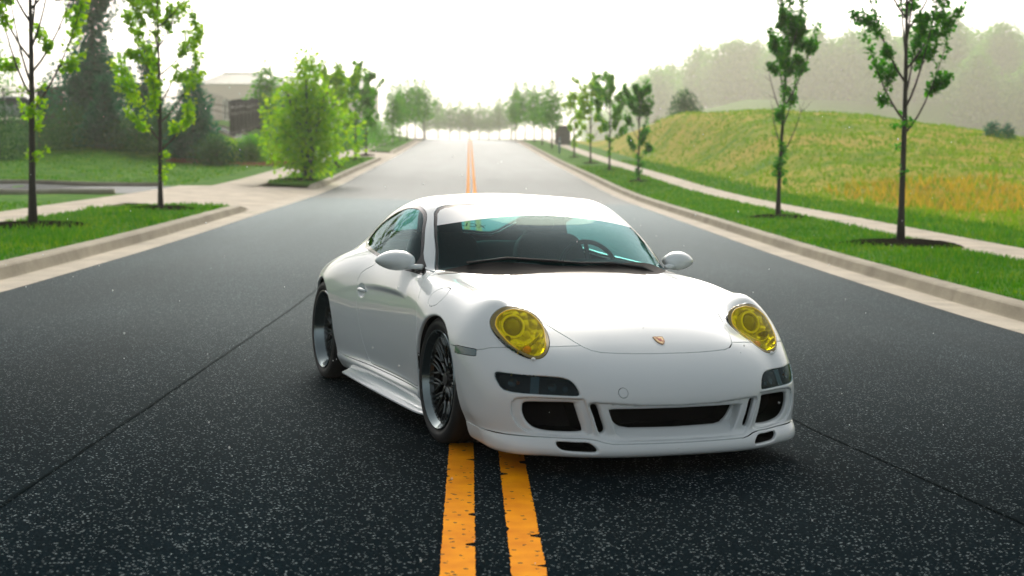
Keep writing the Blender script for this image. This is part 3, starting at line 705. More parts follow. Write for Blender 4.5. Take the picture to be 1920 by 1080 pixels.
# ================================================================ FENCE, BUILDINGS, STREET FURNITURE
M_IRON=simple('black_iron',(.010,.014,.016),.45,noise=.2,nscale=10)
def iron_fence(pts,label,h=2.35,sp=.14):
    root=empty('iron_fence',(pts[0][0],pts[0][1],float(lawn_z(*pts[0]))))
    ox,oy,oz=root.location
    pk=MB();seg=[]
    for (xa,ya),(xb,yb) in zip(pts[:-1],pts[1:]):
        L=math.hypot(xb-xa,yb-ya);n=int(L/sp);m=max(1,round(L/2.4))
        tx,ty=(xb-xa)/L,(yb-ya)/L
        for i in range(n):
            t=i/n;x,y=xa+(xb-xa)*t,ya+(yb-ya)*t;z=float(lawn_z(x,y))
            # pickets bend outwards at the top
            pk.tube([(x-ox,y-oy,z-oz+.08),(x-ox,y-oy,z-oz+h*.80),(x-ox-ty*.08,y-oy+tx*-.08,z-oz+h*.93),(x-ox-ty*.24,y-oy+tx*-.24,z-oz+h)],.020,4)
        for i in range(m+1):
            t=i/m;x,y=xa+(xb-xa)*t,ya+(yb-ya)*t;z=float(lawn_z(x,y));b=MB();b.box((x-ox,y-oy,z-oz+h*.44),(.04,.04,h*.46));b.box((x-ox,y-oy,z-oz+h*.91),(.052,.052,.02));b.build('post',M_IRON,root)
        for f in(.10,.62,.80):
            b=MB();b.tube([(xa+(xb-xa)*t-ox,ya+(yb-ya)*t-oy,float(lawn_z(xa+(xb-xa)*t,ya+(yb-ya)*t))-oz+h*f) for t in np.linspace(0,1,max(2,m+1))],.024,4);b.build('rail',M_IRON,root)
    o=pk.build('pickets',M_IRON,root);o['kind']='stuff'
    return tag(root,label,'fence')
F1=(U(437,92),92.0);F2=(U(130,92),92.0)
iron_fence([F1,F2],'black iron picket fence facing the road between the evergreens')
iron_fence([F1,(U(540,136),136.0)],'black picket fence running away beside the bushy tree')
iron_fence([F2,(U(84,84),84.0)],'black picket fence panel running towards the road at the far left')
iron_fence([(U(84,84),84.0),(U(-40,84),84.0)],'black iron fence at the left picture edge in front of the parked car')
M_BRICK=None
def brick_mat():
    m,nt,b,out=new_mat('haze_paled_brick');N=nt.nodes;L=nt.links
    tc=N.new('ShaderNodeTexCoord');mp=N.new('ShaderNodeMapping');mp.inputs['Rotation'].default_value=(R(90),0,0);L.new(tc.outputs['Object'],mp.inputs['Vector'])
    br=N.new('ShaderNodeTexBrick');br.inputs['Scale'].default_value=4;br.inputs['Color1'].default_value=(.52,.36,.31,1);br.inputs['Color2'].default_value=(.58,.42,.36,1);br.inputs['Mortar'].default_value=(.4,.36,.33,1)  # pale pinkish brick, lightened further to carry distance haze in its colour
    L.new(mp.outputs[0],br.inputs['Vector']);L.new(br.outputs['Color'],b.inputs['Base Color']);b.inputs['Roughness'].default_value=.8
    return m
M_BRICK=brick_mat();M_ROOFM=simple('pale_metal_roof',(.20,.23,.22),.45,noise=.1,nscale=.6);M_RIDGE=simple('roof_ridge_cap',(.14,.12,.13),.6,noise=.2,nscale=2);M_WIN=simple('window_glass',(.06,.09,.10),.08,noise=.2,nscale=2);M_WHITE=simple('white_trim',(.6,.6,.58),.5,noise=.1,nscale=5)
def building(xc,yc,w,dp,zb,ze,zr,inset,label,nwin=4):
    root=empty('brick_building',(xc,yc,zb))
    b=MB();b.box((0,0,(ze-zb)/2),(w/2,dp/2,(ze-zb)/2));b.build('wall',M_BRICK,root)
    # hipped roof of standing-seam sheets
    e=.45;hw,hd=w/2+e,dp/2+e;z0=ze-zb;z1=zr-zb;ri=inset
    A=[(-hw,-hd,z0),(hw,-hd,z0),(hw,hd,z0),(-hw,hd,z0)];Bt=[(-hw+ri,-.05*dp,z1),(hw-ri,-.05*dp,z1),(hw-ri,.05*dp,z1),(-hw+ri,.05*dp,z1)]
    b=MB();b.add(A+Bt+[(x,y,z-.25) for x,y,z in A],[(0,1,5,4),(1,2,6,5),(2,3,7,6),(3,0,4,7),(8,9,1,0),(9,10,2,1),(10,11,3,2),(11,8,0,3),(11,10,9,8)])
    rf=b.build('roof',M_ROOFM,root)
    b=MB();b.add([(-hw+ri-.2,-.05*dp-.15,z1-.1),(hw-ri+.2,-.05*dp-.15,z1-.1),(hw-ri+.2,.05*dp+.1,z1-.1),(-hw+ri-.2,.05*dp+.1,z1-.1)]+[(-hw+ri,-.05*dp,z1+.25),(hw-ri,-.05*dp,z1+.25),(hw-ri,.05*dp,z1+.25),(-hw+ri,.05*dp,z1+.25)],[(0,1,5,4),(1,2,6,5),(2,3,7,6),(3,0,4,7),(4,5,6,7)]);b.build('ridge_cap',M_RIDGE,rf)
    for i in range(9):
        t=(i+.5)/9;xa=-hw+2*hw*t;xb=-hw+ri+(2*hw-2*ri)*t;b=MB();b.tube([(xa,-hd,z0+.03),(xb,-.05*dp,z1+.03)],.05,4);b.build('roof_seam',M_ROOFM,rf)
    for i in range(nwin):
        x=-w/2+w*(i+.5)/nwin
        b=MB();b.box((x,-dp/2-.02,(ze-zb)*.62),(w/nwin*.22,.04,(ze-zb)*.15));f=b.build('window',M_WHITE,root)
        for s in(-1,1):
            b=MB();b.box((x+s*w/nwin*.105,-dp/2-.055,(ze-zb)*.62),(w/nwin*.095,.008,(ze-zb)*.135));b.build('pane',M_WIN,f)
    tag(root,label,'building')
k=410/2634.7
building(U(448,410),420,22.0,18,8.2,1.344+(332-160)*k,1.344+(332-137)*k,6.4,'large hazy brick building with pale hipped roof on the left')
building(U(545,450),464,19,16,8.6,1.344+(332-160)*450/2634.7,1.344+(332-143)*450/2634.7,2.4,'pale low roofed wing right of the large brick building')
building(U(660,480),492,16,16,8.8,1.344+(332-168)*480/2634.7,1.344+(332-150)*480/2634.7,5.2,'faint gabled building behind the bushy left tree')
# low shed with a white flat roof, left of the mound
sx,sy=U(1268,148),148.0;sz=float(lawn_z(sx,sy));zt=1.344+(332-225)*148/2634.7
root=empty('garden_shed',(sx,sy,sz));b=MB();b.box((0,0,(zt-sz)/2-.1),(2.3,1.6,(zt-sz)/2+.05));b.build('wall',simple('grey_shed_wall',(.28,.27,.25),.8,noise=.15,nscale=3),root)
b=MB();b.box((0,0,zt-sz),(2.7,2.0,.16));b.build('roof',M_WHITE,root);b=MB();b.box((-.6,-1.62,(zt-sz)*.42),(.5,.03,(zt-sz)*.36));b.build('door',M_RIDGE,root)
tag(root,'low grey shed with white flat roof beside the mound','shed')
# utility cabinet and marker post
cx_,cy_=U(1054,138),138.0;cz_=float(gz(cx_,cy_))+.14
root=empty('utility_cabinet',(cx_,cy_,cz_));b=MB();b.box((0,0,.87),(.72,.45,.87));o=b.build('housing',simple('cabinet_paint',(.12,.11,.12),.6,noise=.2,nscale=6),root);bevel_mod(o,.03)
b=MB();b.box((0,0,1.77),(.78,.50,.04));b.build('lid',M_RIDGE,root)
for s in(-1,1):
    b=MB();b.box((s*.35,-.46,.88),(.32,.012,.76));dd=b.build('door',bpy.data.materials['cabinet_paint'],root);b=MB();b.box((s*.08,-.48,.9),(.02,.015,.09));b.build('handle',M_IRON,dd)
tag(root,'dark grey utility cabinet by the right sidewalk in the haze','cabinet')
px_,py_=U(1048,107),107.0;pz_=float(gz(px_,py_))+.14
root=empty('marker_post',(px_,py_,pz_));b=MB();b.lathe([(0,.075),(1.05,.075),(1.06,.085),(1.2,.085),(1.23,.05),(1.235,0)],14,'z');b.build('post',simple('blue_grey_plastic',(.10,.20,.25),.5,noise=.1,nscale=8),root,smooth=True,sharp=R(40));b=MB();b.lathe([(.86,.078),(1.0,.078)],14,'z');b.build('reflective_band',M_WHITE,root,smooth=True)
tag(root,'thin blue-grey marker post beside the right sidewalk','post')
# parked vehicle behind the fence at the far left
def parked_vehicle(x,y,label):
    z=float(lawn_z(x,y));root=empty('parked_vehicle',(x,y,z));paint=simple('pale_silver_paint',(.45,.50,.50),.3,coat=.8)
    side=[(-2.3,.35),(-2.35,.75),(-2.25,.98),(-1.2,1.08),(-.55,1.62),(.2,1.72),(1.6,1.68),(2.2,1.2),(2.3,.8),(2.28,.35)]
    def ext(ps,y0,y1):
        n=len(ps);b=MB();b.add([(a,y0,c) for a,c in ps]+[(a,y1,c) for a,c in ps],[tuple(range(n)),tuple(range(n,2*n))[::-1]]+[(i,i+n,(i+1)%n+n,(i+1)%n) for i in range(n)]);return b
    o=ext(side,-.85,.85).build('body',paint,root);bevel_mod(o,.09,3)
    for y0 in(-.87,.87):
        for ps in([(-1.0,1.12),(-.5,1.55),(.15,1.62),(.15,1.12)],[(.25,1.12),(.25,1.62),(1.5,1.58),(1.9,1.15)]):
            ext(ps,y0-.01,y0+.01).build('window',M_WIN,root)
    for a in(-1.45,1.4):
        for y0 in(-.8,.8):
            b=MB();b.lathe([(-.11,.12),(-.11,.30),(-.06,.34),(.06,.34),(.11,.30),(.11,.12)],24,'y',centre=(a,y0,.34));w_=b.build('wheel',M_RUBBER if 'M_RUBBER' in globals() else M_IRON,root,smooth=True,sharp=R(40));b=MB();b.lathe([(-.10,0),(-.10,.19),(.10,.19),(.10,0)],18,'y',centre=(a,y0,.34));b.build('rim',M_WHITE,w_)
    b=MB();b.box((-2.33,.62,.82),(.03,.16,.08));b.build('headlight',M_WHITE,root);b=MB();b.box((-2.33,-.62,.82),(.03,.16,.08));b.build('headlight',M_WHITE,root)
    tag(root,label,'car')
parked_vehicle(U(28,98),98,'pale parked vehicle behind the iron fence at the left edge')

# ---------------------------------------------------------------- air: haze and rain
def haze(dens):
    m=bpy.data.materials.new('haze_air');m.use_nodes=True;nt=m.node_tree;nt.nodes.clear();out=nt.nodes.new('ShaderNodeOutputMaterial');v=nt.nodes.new('ShaderNodeVolumePrincipled')
    v.inputs['Color'].default_value=(.99,.98,.90,1);v.inputs['Density'].default_value=dens;v.inputs['Anisotropy'].default_value=.62
    nt.links.new(v.outputs[0],out.inputs['Volume'])
    b=MB();b.box((0,700,46),(760,830,51));o=b.build('haze',m);tag(o,'pale rain haze filling the air over the road','haze',kind='stuff')
    return o
HAZE=haze(.00052)
rs=np.random.RandomState(77);V=[];F=[]
base=bmesh.new();bmesh.ops.create_icosphere(base,subdivisions=1,radius=1);bv=np.array([v.co[:] for v in base.verts]);bf=np.array([[v.index for v in f.verts] for f in base.faces]);base.free()
n=520;D=4.2+22*rs.rand(n)**1.3;Uu=rs.uniform(-.40,.40,n)*D;Vv=rs.uniform(-.235,.235,n)*D
for i in range(n):
    p=CAM_POS+_f*D[i]+_r2*Uu[i]+_u2*Vv[i]
    if p.z<gz(p.x,p.y)+.02:continue
    r=rs.uniform(.0010,.0024)*(1+.045*D[i]);V.append(bv*np.array([r,r,r*1.5])+np.array(p));F.append(bf+len(bv)*(len(V)-1))
rain=link('falling_rain',mesh_np('falling_rain',np.concatenate(V),np.concatenate(F),simple('rain_lit_white',(.85,.9,.9),.1,coat=1.0)));tag(rain,'sparse falling raindrops painted white to look lit','rain',kind='stuff')  # opaque white drops: the sky brightness seen in water is put into the colour

# ================================================================ THE CAR
# Body surface: one smooth implicit solid (side, deck, nose, tail and greenhouse profiles blended),
# meshed once, then cut along the shut lines into separate panels.
def nat(xs,ys):
    xs=np.asarray(xs,float);ys=np.asarray(ys,float)
    if xs[0]>xs[-1]: xs=xs[::-1];ys=ys[::-1]
    n=len(xs);h=np.diff(xs);A=np.zeros((n,n));b=np.zeros((n,)+ys.shape[1:])
    A[0,0]=A[-1,-1]=1
    for i in range(1,n-1):
        A[i,i-1]=h[i-1];A[i,i]=2*(h[i-1]+h[i]);A[i,i+1]=h[i]
        b[i]=6*((ys[i+1]-ys[i])/h[i]-(ys[i]-ys[i-1])/h[i-1])
    M=np.linalg.solve(A,b)
    def ev(q):
        q=np.clip(np.asarray(q,float),xs[0],xs[-1]);i=np.clip(np.searchsorted(xs,q)-1,0,n-2)
        t=(q-xs[i]);hh=h[i]
        if ys.ndim>1: t=t[:,None];hh=hh[:,None]
        s=hh-t
        return M[i]*s**3/(6*hh)+M[i+1]*t**3/(6*hh)+(ys[i]/hh-M[i]*hh/6)*s+(ys[i+1]/hh-M[i+1]*hh/6)*t
    return ev
def lut(pts,n=3000):
    xs=[p[0] for p in pts];ys=[p[1] for p in pts];e=nat(xs,ys)
    g=np.linspace(min(xs),max(xs),n);v=e(g).astype(np.float64)
    return lambda q:np.interp(q,g,v)
def smax(a,b,k):
    h=np.clip(.5+.5*(a-b)/k,0,1);return b+(a-b)*h+k*h*(1-h)
def smin(a,b,k): return -smax(-a,-b,k)
TY=[0,.2,.36,.5,.58,.65,.72,.78,.84,.90,.96]
TT={
 1.10:[.40,.395,.385,.365,.34,.31,.27,.20,.05,-.2,-.5],
 .95:[.487,.482,.468,.44,.41,.38,.33,.26,.12,-.1,-.35],
 .80:[.575,.571,.557,.530,.502,.475,.435,.37,.26,.08,-.15],
 .70:[.627,.622,.606,.576,.562,.557,.520,.465,.365,.22,.0],
 .60:[.668,.662,.645,.617,.609,.612,.590,.548,.465,.34,.15],
 .45:[.718,.711,.694,.672,.690,.742,.730,.680,.605,.49,.33],
 .25:[.774,.768,.753,.734,.722,.758,.768,.731,.672,.575,.43],
 .0:[.826,.821,.808,.791,.776,.772,.791,.768,.718,.625,.49],
 -.25:[.866,.862,.850,.833,.822,.812,.812,.795,.752,.665,.53],
 -.5:[.895,.892,.882,.866,.852,.842,.828,.806,.764,.68,.55],
 -.8:[.905,.903,.895,.882,.872,.860,.845,.820,.775,.685,.55],
 -1.2:[.905,.903,.898,.890,.882,.872,.858,.832,.785,.69,.55],
 -1.6:[.915,.913,.910,.904,.898,.890,.876,.853,.812,.725,.59],
 -2.0:[.900,.898,.895,.884,.876,.866,.856,.847,.808,.735,.62],
 -2.4:[.86,.858,.852,.840,.831,.820,.805,.782,.738,.655,.52],
 -2.8:[.785,.783,.776,.762,.752,.738,.718,.688,.635,.54,.40],
 -3.1:[.715,.713,.705,.69,.678,.662,.640,.605,.55,.45,.30],
 -3.45:[.60,.598,.588,.570,.555,.54,.515,.48,.42,.32,.15]}
GX0,GX1,GN=-3.6,1.15,951
gx=np.linspace(GX0,GX1,GN);gy=np.linspace(0,1.0,201)
_k=sorted(TT)
_rows=np.stack([nat(TY+[1.02],TT[k]+[TT[k][-1]-.15])(gy) for k in _k])
_T=nat(_k,_rows)(gx)
def gsm(A,s,ax):
    r=int(3*s);w=np.exp(-.5*(np.arange(-r,r+1)/s)**2);w/=w.sum()
    P=np.pad(A,[(r,r) if i==ax else (0,0) for i in range(2)],mode='reflect' if ax==1 else 'edge')
    return sum(w[i]*np.take(P,np.arange(i,i+A.shape[ax]),axis=ax) for i in range(2*r+1))
_T=gsm(gsm(_T,6,0),2.5,1)
def T(x,y):
    a=np.clip((x-GX0)/(GX1-GX0)*(GN-1),0,GN-1.001);b=np.clip(y/1.0*200,0,199.999)
    i=a.astype(int);j=b.astype(int);a=a-i;b=b-j
    return (_T[i,j]*(1-a)+_T[i+1,j]*a)*(1-b)+(_T[i,j+1]*(1-a)+_T[i+1,j+1]*a)*b
W=lut([(1.2,.90),(.8,.895),(.45,.885),(.2,.886),(0,.888),(-.25,.876),(-.5,.856),(-.8,.842),(-1.15,.84),(-1.45,.851),(-1.75,.876),(-2.05,.893),(-2.3,.894),(-2.5,.868),(-2.65,.832),(-2.8,.788),(-3.0,.745),(-3.2,.66),(-3.6,.45)])
Q=lut([(0,.115),(.10,.075),(.18,.048),(.28,.022),(.40,.005),(.52,0),(.62,.004),(.72,.020),(.80,.045),(.88,.085),(1.0,.16),(1.4,.4)])
XN=lut([(0,1.02),(.08,1.034),(.13,1.036),(.155,1.022),(.178,1.002),(.2,1.0),(.3,1.003),(.38,.992),(.45,.972),(.52,.94),(.6,.885),(.7,.79),(.9,.55)])
DR=lut([(0,0),(.1,.002),(.2,.008),(.33,.024),(.41,.044),(.48,.072),(.54,.104),(.6,.142),(.69,.190),(.75,.238),(.79,.283),(.83,.345),(.86,.42),(.89,.56),(.92,.85)])
XR=lut([(0,-3.36),(.2,-3.38),(.4,-3.42),(.55,-3.40),(.7,-3.30),(.9,-3.1)])
DRR=lut([(0,0),(.3,.03),(.5,.10),(.65,.2),(.75,.32),(.82,.48),(.88,.75)])
GT=lut([(1.2,.1),(.3,.60),(0,.75),(-.15,.834),(-.2,.862),(-.4,.972),(-.6,1.070),(-.769,1.140),(-.9,1.190),(-1.0,1.220),(-1.15,1.243),(-1.3,1.250),(-1.5,1.247),(-1.75,1.217),(-2.0,1.165),(-2.25,1.09),(-2.5,.995),(-2.75,.885),(-3,.77),(-3.6,.4)])
GS=lut([(.5,.90),(.8,.806),(.86,.783),(.95,.741),(1.05,.687),(1.12,.643),(1.18,.60),(1.25,.53),(1.4,.33)])
GH=lut([(.5,0),(-.9,0),(-1.2,.010),(-1.6,.042),(-2.0,.095),(-2.4,.165),(-2.8,.25),(-3.6,.45)])
AFR=lut([(1,.95),(-.9,.95),(-1.2,.6),(-1.5,0),(-3.6,0)])
ARR=lut([(1,0),(-1.3,0),(-1.7,.35),(-2.0,.8),(-2.6,1.0),(-3.6,1.0)])
BC=lut([(1,.07),(-.8,.04),(-1.05,.035),(-1.25,.09),(-1.4,.14),(-1.8,.17),(-3.6,.17)])
ZB=lut([(1.2,.088),(.3,.09),(0,.10),(-.4,.115),(-2,.115),(-3,.15),(-3.6,.22)])
SK=lut([(1.2,0),(.1,0),(-.15,.012),(-.4,.026),(-1.7,.026),(-2.0,.012),(-2.3,0),(-3.6,0)])
def body(p):
    x,y,z=p[0],np.abs(p[1]),p[2]
    side=y-(W(x)-Q(z)+SK(x)*np.exp(-((z-.185)/.038)**2))
    top=(z-T(x,y))*.9
    front=x-(XN(z)-DR(y))
    rear=(XR(z)+DRR(y))-x
    f=smax(side,top,.07)
    f=smax(f,front*.85,.10)
    f=smax(f,rear*.8,.12)
    f=smax(f,ZB(x)-z,.03)
    return f
def green(p):
    x,y,z=p[0],np.abs(p[1]),p[2]
    y4=y**4
    top=(z-(GT(x+AFR(x)*y4-ARR(x)*y4)-BC(x)*y*y))*.85
    side=(y-(GS(z)-GH(x)))*.85
    f=smax(top,side,.075)
    return smax(f,.7-z,.02)
KB=lut([(1,.03),(-.4,.03),(-.9,.035),(-1.4,.05),(-1.9,.10),(-2.4,.12),(-3.6,.12)])

def shell0(p):
    f=smin(body(p),green(p),KB(p[0]))
    x,y,z=p[0],np.abs(p[1]),p[2]
    m=(x>.3)&(x<.9)&(y>.4)&(y<.85)&(z>.40)
    if m.any():
        q=f[m];f=f.copy();f[m]=smin(q,np.maximum(lamp_pod(x[m],y[m],z[m]),q-.05),.010)
    return f
LAMPN=np.array([.608,0,.794])
def lamp_pod(x,y,z):
    d=y-.63
    h=.861-np.where(d>0,.034,.016)*(d/.13)**2+.010*np.clip(1-(d/.13)**2,0,1)*np.clip(1-((.794*x-.608*z-.097)/.18)**2,0,1)
    return np.maximum(.608*x+.794*z-h,poly_sdf(LAMP,y,.794*x-.608*z))
def closed_spline(P,n=8):
    P=np.array(P,float);m=len(P);out=[]
    for i in range(m):
        a,b,c,d=P[i-1],P[i],P[(i+1)%m],P[(i+2)%m]
        for k in range(n):
            t=k/n
            out.append(.5*((2*b)+(c-a)*t+(2*a-5*b+4*c-d)*t*t+(3*b-a-3*c+d)*t**3))
    return np.array(out)
def poly_sdf(P,u,v,margin=.08):
    """signed distance to polygon P, exact near it, coarse (positive) far away"""
    P=np.asarray(P,float);res=np.full(u.shape,margin)
    lo=P.min(0)-margin;hi=P.max(0)+margin
    m=(u>lo[0])&(u<hi[0])&(v>lo[1])&(v<hi[1])
    if not m.any(): return res
    U=u[m];V=v[m];d2=np.full(U.shape,1e9);ins=np.zeros(U.shape,bool)
    for i in range(len(P)):
        a=P[i];b=P[(i+1)%len(P)];e=b-a;L=e@e
        if L<1e-14: continue
        t=np.clip(((U-a[0])*e[0]+(V-a[1])*e[1])/L,0,1)
        d2=np.minimum(d2,(U-a[0]-t*e[0])**2+(V-a[1]-t*e[1])**2)
        c=(a[1]>V)!=(b[1]>V)
        with np.errstate(divide='ignore',invalid='ignore'):
            xi=a[0]+(V-a[1])*e[0]/(e[1] if e[1]!=0 else 1e-12)
        ins^=c&(U<xi)
    d=np.sqrt(d2);res[m]=np.where(ins,-d,np.minimum(d,margin));return res
LAMP=closed_spline([(.649,-.082),(.706,-.068),(.743,-.044),(.761,-.010),(.763,.039),(.747,.106),(.718,.181),(.676,.248),(.635,.276),(.59,.275),(.554,.238),(.524,.171),(.507,.10),(.503,.04),(.518,-.018),(.555,-.055),(.60,-.076)],5)
INLET=closed_spline([(.698,.300),(.686,.324),(.60,.328),(.499,.331),(.487,.315),(.470,.26),(.455,.214),(.466,.200),(.576,.196),(.641,.207),(.677,.234),(.695,.27)],5)
SLOT=closed_spline([(.428,.318),(.412,.328),(.394,.318),(.376,.265),(.359,.214),(.370,.197),(.391,.206),(.409,.262)],5)
GRIL=[(-.1,.300),(.322,.3005),(.331,.297),(.325,.283),(.305,.25),(.288,.230),(.265,.216),(.225,.210),(-.1,.206)]
SCOOP=[(-.1,.303),(.325,.304),(.345,.302),(.338,.28),(.318,.225),(.306,.195),(.285,.180),(.24,.174),(-.1,.170)]
DUCT=closed_spline([(.576,.146),(.562,.155),(.50,.1555),(.446,.1545),(.420,.140),(.409,.122),(.425,.115),(.50,.116),(.546,.119),(.567,.130)],5)
FOG=closed_spline([(.789,.440),(.776,.447),(.72,.445),(.652,.443),(.56,.441),(.525,.436),(.502,.424),(.486,.402),(.477,.374),(.487,.365),(.55,.364),(.62,.364),(.70,.366),(.748,.370),(.772,.379),(.786,.408)],5)
INREC=closed_spline([(.745,.315),(.725,.340),(.68,.347),(.58,.349),(.478,.350),(.458,.343),(.440,.29),(.418,.215),(.424,.187),(.47,.181),(.58,.181),(.66,.186),(.715,.215),(.742,.265)],4)
MIDREC=[(-.1,.316),(.20,.322),(.30,.330),(.415,.336),(.436,.332),(.440,.318),(.412,.25),(.384,.19),(.365,.170),(.33,.162),(-.1,.160)]
ARCH=[(.018,.318,.327),(-2.35,.325,.337)]
ns0=(.69,.17)
def shell(p,f0=None):
    x,y,z=p[0],np.abs(p[1]),p[2]
    f=shell0(p) if f0 is None else f0
    fo=f
    fr=x>.5
    if fr.any():
        fx,fy,fz,ff,f00=x[fr],y[fr],z[fr],f[fr],fo[fr]
        def cut(ff,c,k): return smax(ff,-c,k)
        nx=XN(fz)-DR(fy)
        P=poly_sdf(INREC,fy,fz); ff=cut(ff,np.maximum(P,-(f00+.013)),.010)
        P=poly_sdf(MIDREC,fy,fz); ff=cut(ff,np.maximum(P,-(f00+.011)),.009)
        P=poly_sdf(INLET,fy,fz); ff=cut(ff,np.maximum(P,(nx-.17)-fx),.022)
        P=poly_sdf(SLOT,fy,fz); ff=cut(ff,np.maximum(P,(nx-.12)-fx),.012)
        P=poly_sdf(SCOOP,fy,fz); ff=cut(ff,np.maximum(P,(nx-.008-1.5*np.clip(fz-.172,0,.05))-fx),.014)
        P=poly_sdf(GRIL,fy,fz); ff=cut(ff,np.maximum(P,(nx-.20)-fx),.010)
        P=poly_sdf(DUCT,fy,fz); ff=cut(ff,np.maximum(P,(nx-.14)-fx),.010)
        P=poly_sdf(FOG,fy,fz); ff=cut(ff,np.maximum(P,-(f00+.016)),.008)
        f=f.copy();f[fr]=ff
    for xc,zc,r in ARCH:
        m=(np.abs(x-xc)<.6)&(z<.85)
        if m.any():
            X,Z,Y=x[m]-xc,z[m]-zc,y[m]
            c=np.sqrt(X*X+np.maximum(Z,0)**2)-(r+.17*np.maximum(-Z,0))
            f=f.copy();f[m]=smax(f[m],-np.maximum(c,.56-Y),.014)
    # finger recess behind the door handle
    m=(np.abs(x+1.47)<.15)&(y>.7)&(np.abs(z-.652)<.12)
    if m.any():
        c=np.sqrt(((x[m]+1.47)/.066)**2+((z[m]-.652)/.042)**2+((y[m]-.858)/.034)**2)-1
        f=f.copy();f[m]=smax(f[m],-c*.034,.006)
    return f

def surface_nets(h=.0075):
    lo=np.array([-3.5,-2*h,.07]);hi=np.array([1.07,.93,1.275])
    B=4
    n=(np.ceil((hi-lo)/(h*B)).astype(int))*B+1
    ax=[lo[i]+h*np.arange(n[i]) for i in range(3)]
    nb=(n-1)//B
    cx=[lo[i]+h*(B*np.arange(nb[i])+B/2) for i in range(3)]
    CX,CY,CZ=np.meshgrid(*cx,indexing='ij')
    fc=shell(np.stack([CX.ravel(),CY.ravel(),CZ.ravel()])).reshape(nb)
    act=np.argwhere(np.abs(fc)<h*B*1.9)
    S=np.repeat(np.repeat(np.repeat(np.where(fc>0,1,-1).astype(np.float32),B,0),B,1),B,2)
    G=np.ones(n,np.float32);G[:-1,:-1,:-1]=S
    o=np.stack(np.meshgrid(*[np.arange(B+1)]*3,indexing='ij'),-1).reshape(-1,3)
    for c in range(0,len(act),4000):
        idx=(act[c:c+4000,None,:]*B+o[None]).reshape(-1,3)
        q=np.unique(idx,axis=0)
        P=np.stack([ax[i][q[:,i]] for i in range(3)])
        G[q[:,0],q[:,1],q[:,2]]=shell(P)
    neg=G<0
    pts={}
    cells=np.zeros(n,bool);acc=[]
    offs=[(0,1,2),(1,2,0),(2,0,1)]
    E=[]
    for a,b,c in offs:
        sl0=[slice(None)]*3;sl1=[slice(None)]*3;sl0[a]=slice(0,-1);sl1[a]=slice(1,None)
        cr=np.argwhere(neg[tuple(sl0)]!=neg[tuple(sl1)])
        m=(cr[:,b]>0)&(cr[:,c]>0)&(cr[:,b]<n[b]-1)&(cr[:,c]<n[c]-1);cr=cr[m]
        g0=G[cr[:,0],cr[:,1],cr[:,2]];d=cr.copy();d[:,a]+=1;g1=G[d[:,0],d[:,1],d[:,2]]
        t=g0/(g0-g1)
        pos=lo+h*cr.astype(float);pos[:,a]+=h*t
        E.append((a,b,c,cr,pos,g0<0))
    key=lambda q:(q[:,0]*n[1]+q[:,1])*n[2]+q[:,2]
    ks=[];ps=[]
    quads=[]
    for a,b,c,cr,pos,inn in E:
        four=[]
        for db,dc in((0,0),(-1,0),(-1,-1),(0,-1)):
            q=cr.copy();q[:,b]+=db;q[:,c]+=dc
            k=key(q);four.append(k);ks.append(k);ps.append(pos)
        F=np.stack(four,1);F[~inn]=F[~inn][:,::-1];quads.append(F)
    ks=np.concatenate(ks);ps=np.concatenate(ps)
    u,inv=np.unique(ks,return_inverse=True)
    V=np.zeros((len(u),3));cnt=np.bincount(inv)
    for i in range(3): V[:,i]=np.bincount(inv,ps[:,i])/cnt
    Q=np.searchsorted(u,np.concatenate(quads))
    return V,Q
def grad(fn,V,e):
    g=np.zeros_like(V)
    for i in range(3):
        d=np.zeros(3);d[i]=e
        g[:,i]=(fn((V+d).T)-fn((V-d).T))/(2*e)
    return g
def project(fn,V,it=2,lim=.006):
    for _ in range(it):
        f=fn(V.T);g=grad(fn,V,.0015);s=-(f/np.maximum((g*g).sum(1),.05))
        st=g*s[:,None];L=np.linalg.norm(st,axis=1);st*=np.minimum(1,lim/np.maximum(L,1e-9))[:,None]
        V=V+st
    return V
def clip(M,g,keep_neg=True):
    V,N,T=M
    if not keep_neg: g=-g
    ins=g[T]<0;c=ins.sum(1)
    full=T[c==3];out=[full]
    newV=[V];newN=[N];base=len(V)
    cut=np.where((c==1)|(c==2))[0]
    if len(cut):
        t=T[cut];k=ins[cut]
        one=k.sum(1)==1
        # rotate so that the odd vertex is first
        odd=np.where(one,np.argmax(k,1),np.argmin(k,1))
        r=np.stack([np.take_along_axis(t,((odd+i)%3)[:,None],1)[:,0] for i in range(3)],1)
        A,Bv,Cv=r[:,0],r[:,1],r[:,2]
        e=np.concatenate([np.stack([A,Bv],1),np.stack([A,Cv],1)])
        es=np.sort(e,1);uq,inv=np.unique(es,axis=0,return_inverse=True);inv=inv.ravel()
        ga,gb=g[uq[:,0]],g[uq[:,1]];tt=np.clip(ga/(ga-gb),0,1)[:,None]
        newV.append(V[uq[:,0]]*(1-tt)+V[uq[:,1]]*tt)
        nn=N[uq[:,0]]*(1-tt)+N[uq[:,1]]*tt;newN.append(nn/np.maximum(np.linalg.norm(nn,axis=1),1e-9)[:,None])
        m=len(cut);ab=inv[:m]+base;ac=inv[m:]+base
        out.append(np.stack([A,ab,ac],1)[one])
        out.append(np.stack([ab,Bv,Cv],1)[~one]);out.append(np.stack([ab,Cv,ac],1)[~one])
    V2=np.concatenate(newV);N2=np.concatenate(newN);T2=np.concatenate(out)
    us,inv=np.unique(T2.ravel(),return_inverse=True)
    T3=inv.reshape(-1,3)
    bad=(T3[:,0]==T3[:,1])|(T3[:,1]==T3[:,2])|(T3[:,0]==T3[:,2])
    return V2[us],N2[us],T3[~bad]
def split(M,fn,gap=.0045):
    """cut the part where fn<0 out of M, leaving a shut line of the given width"""
    g=fn(M[0])
    return clip(M,g+gap/2),clip(M,g-gap/2,False)
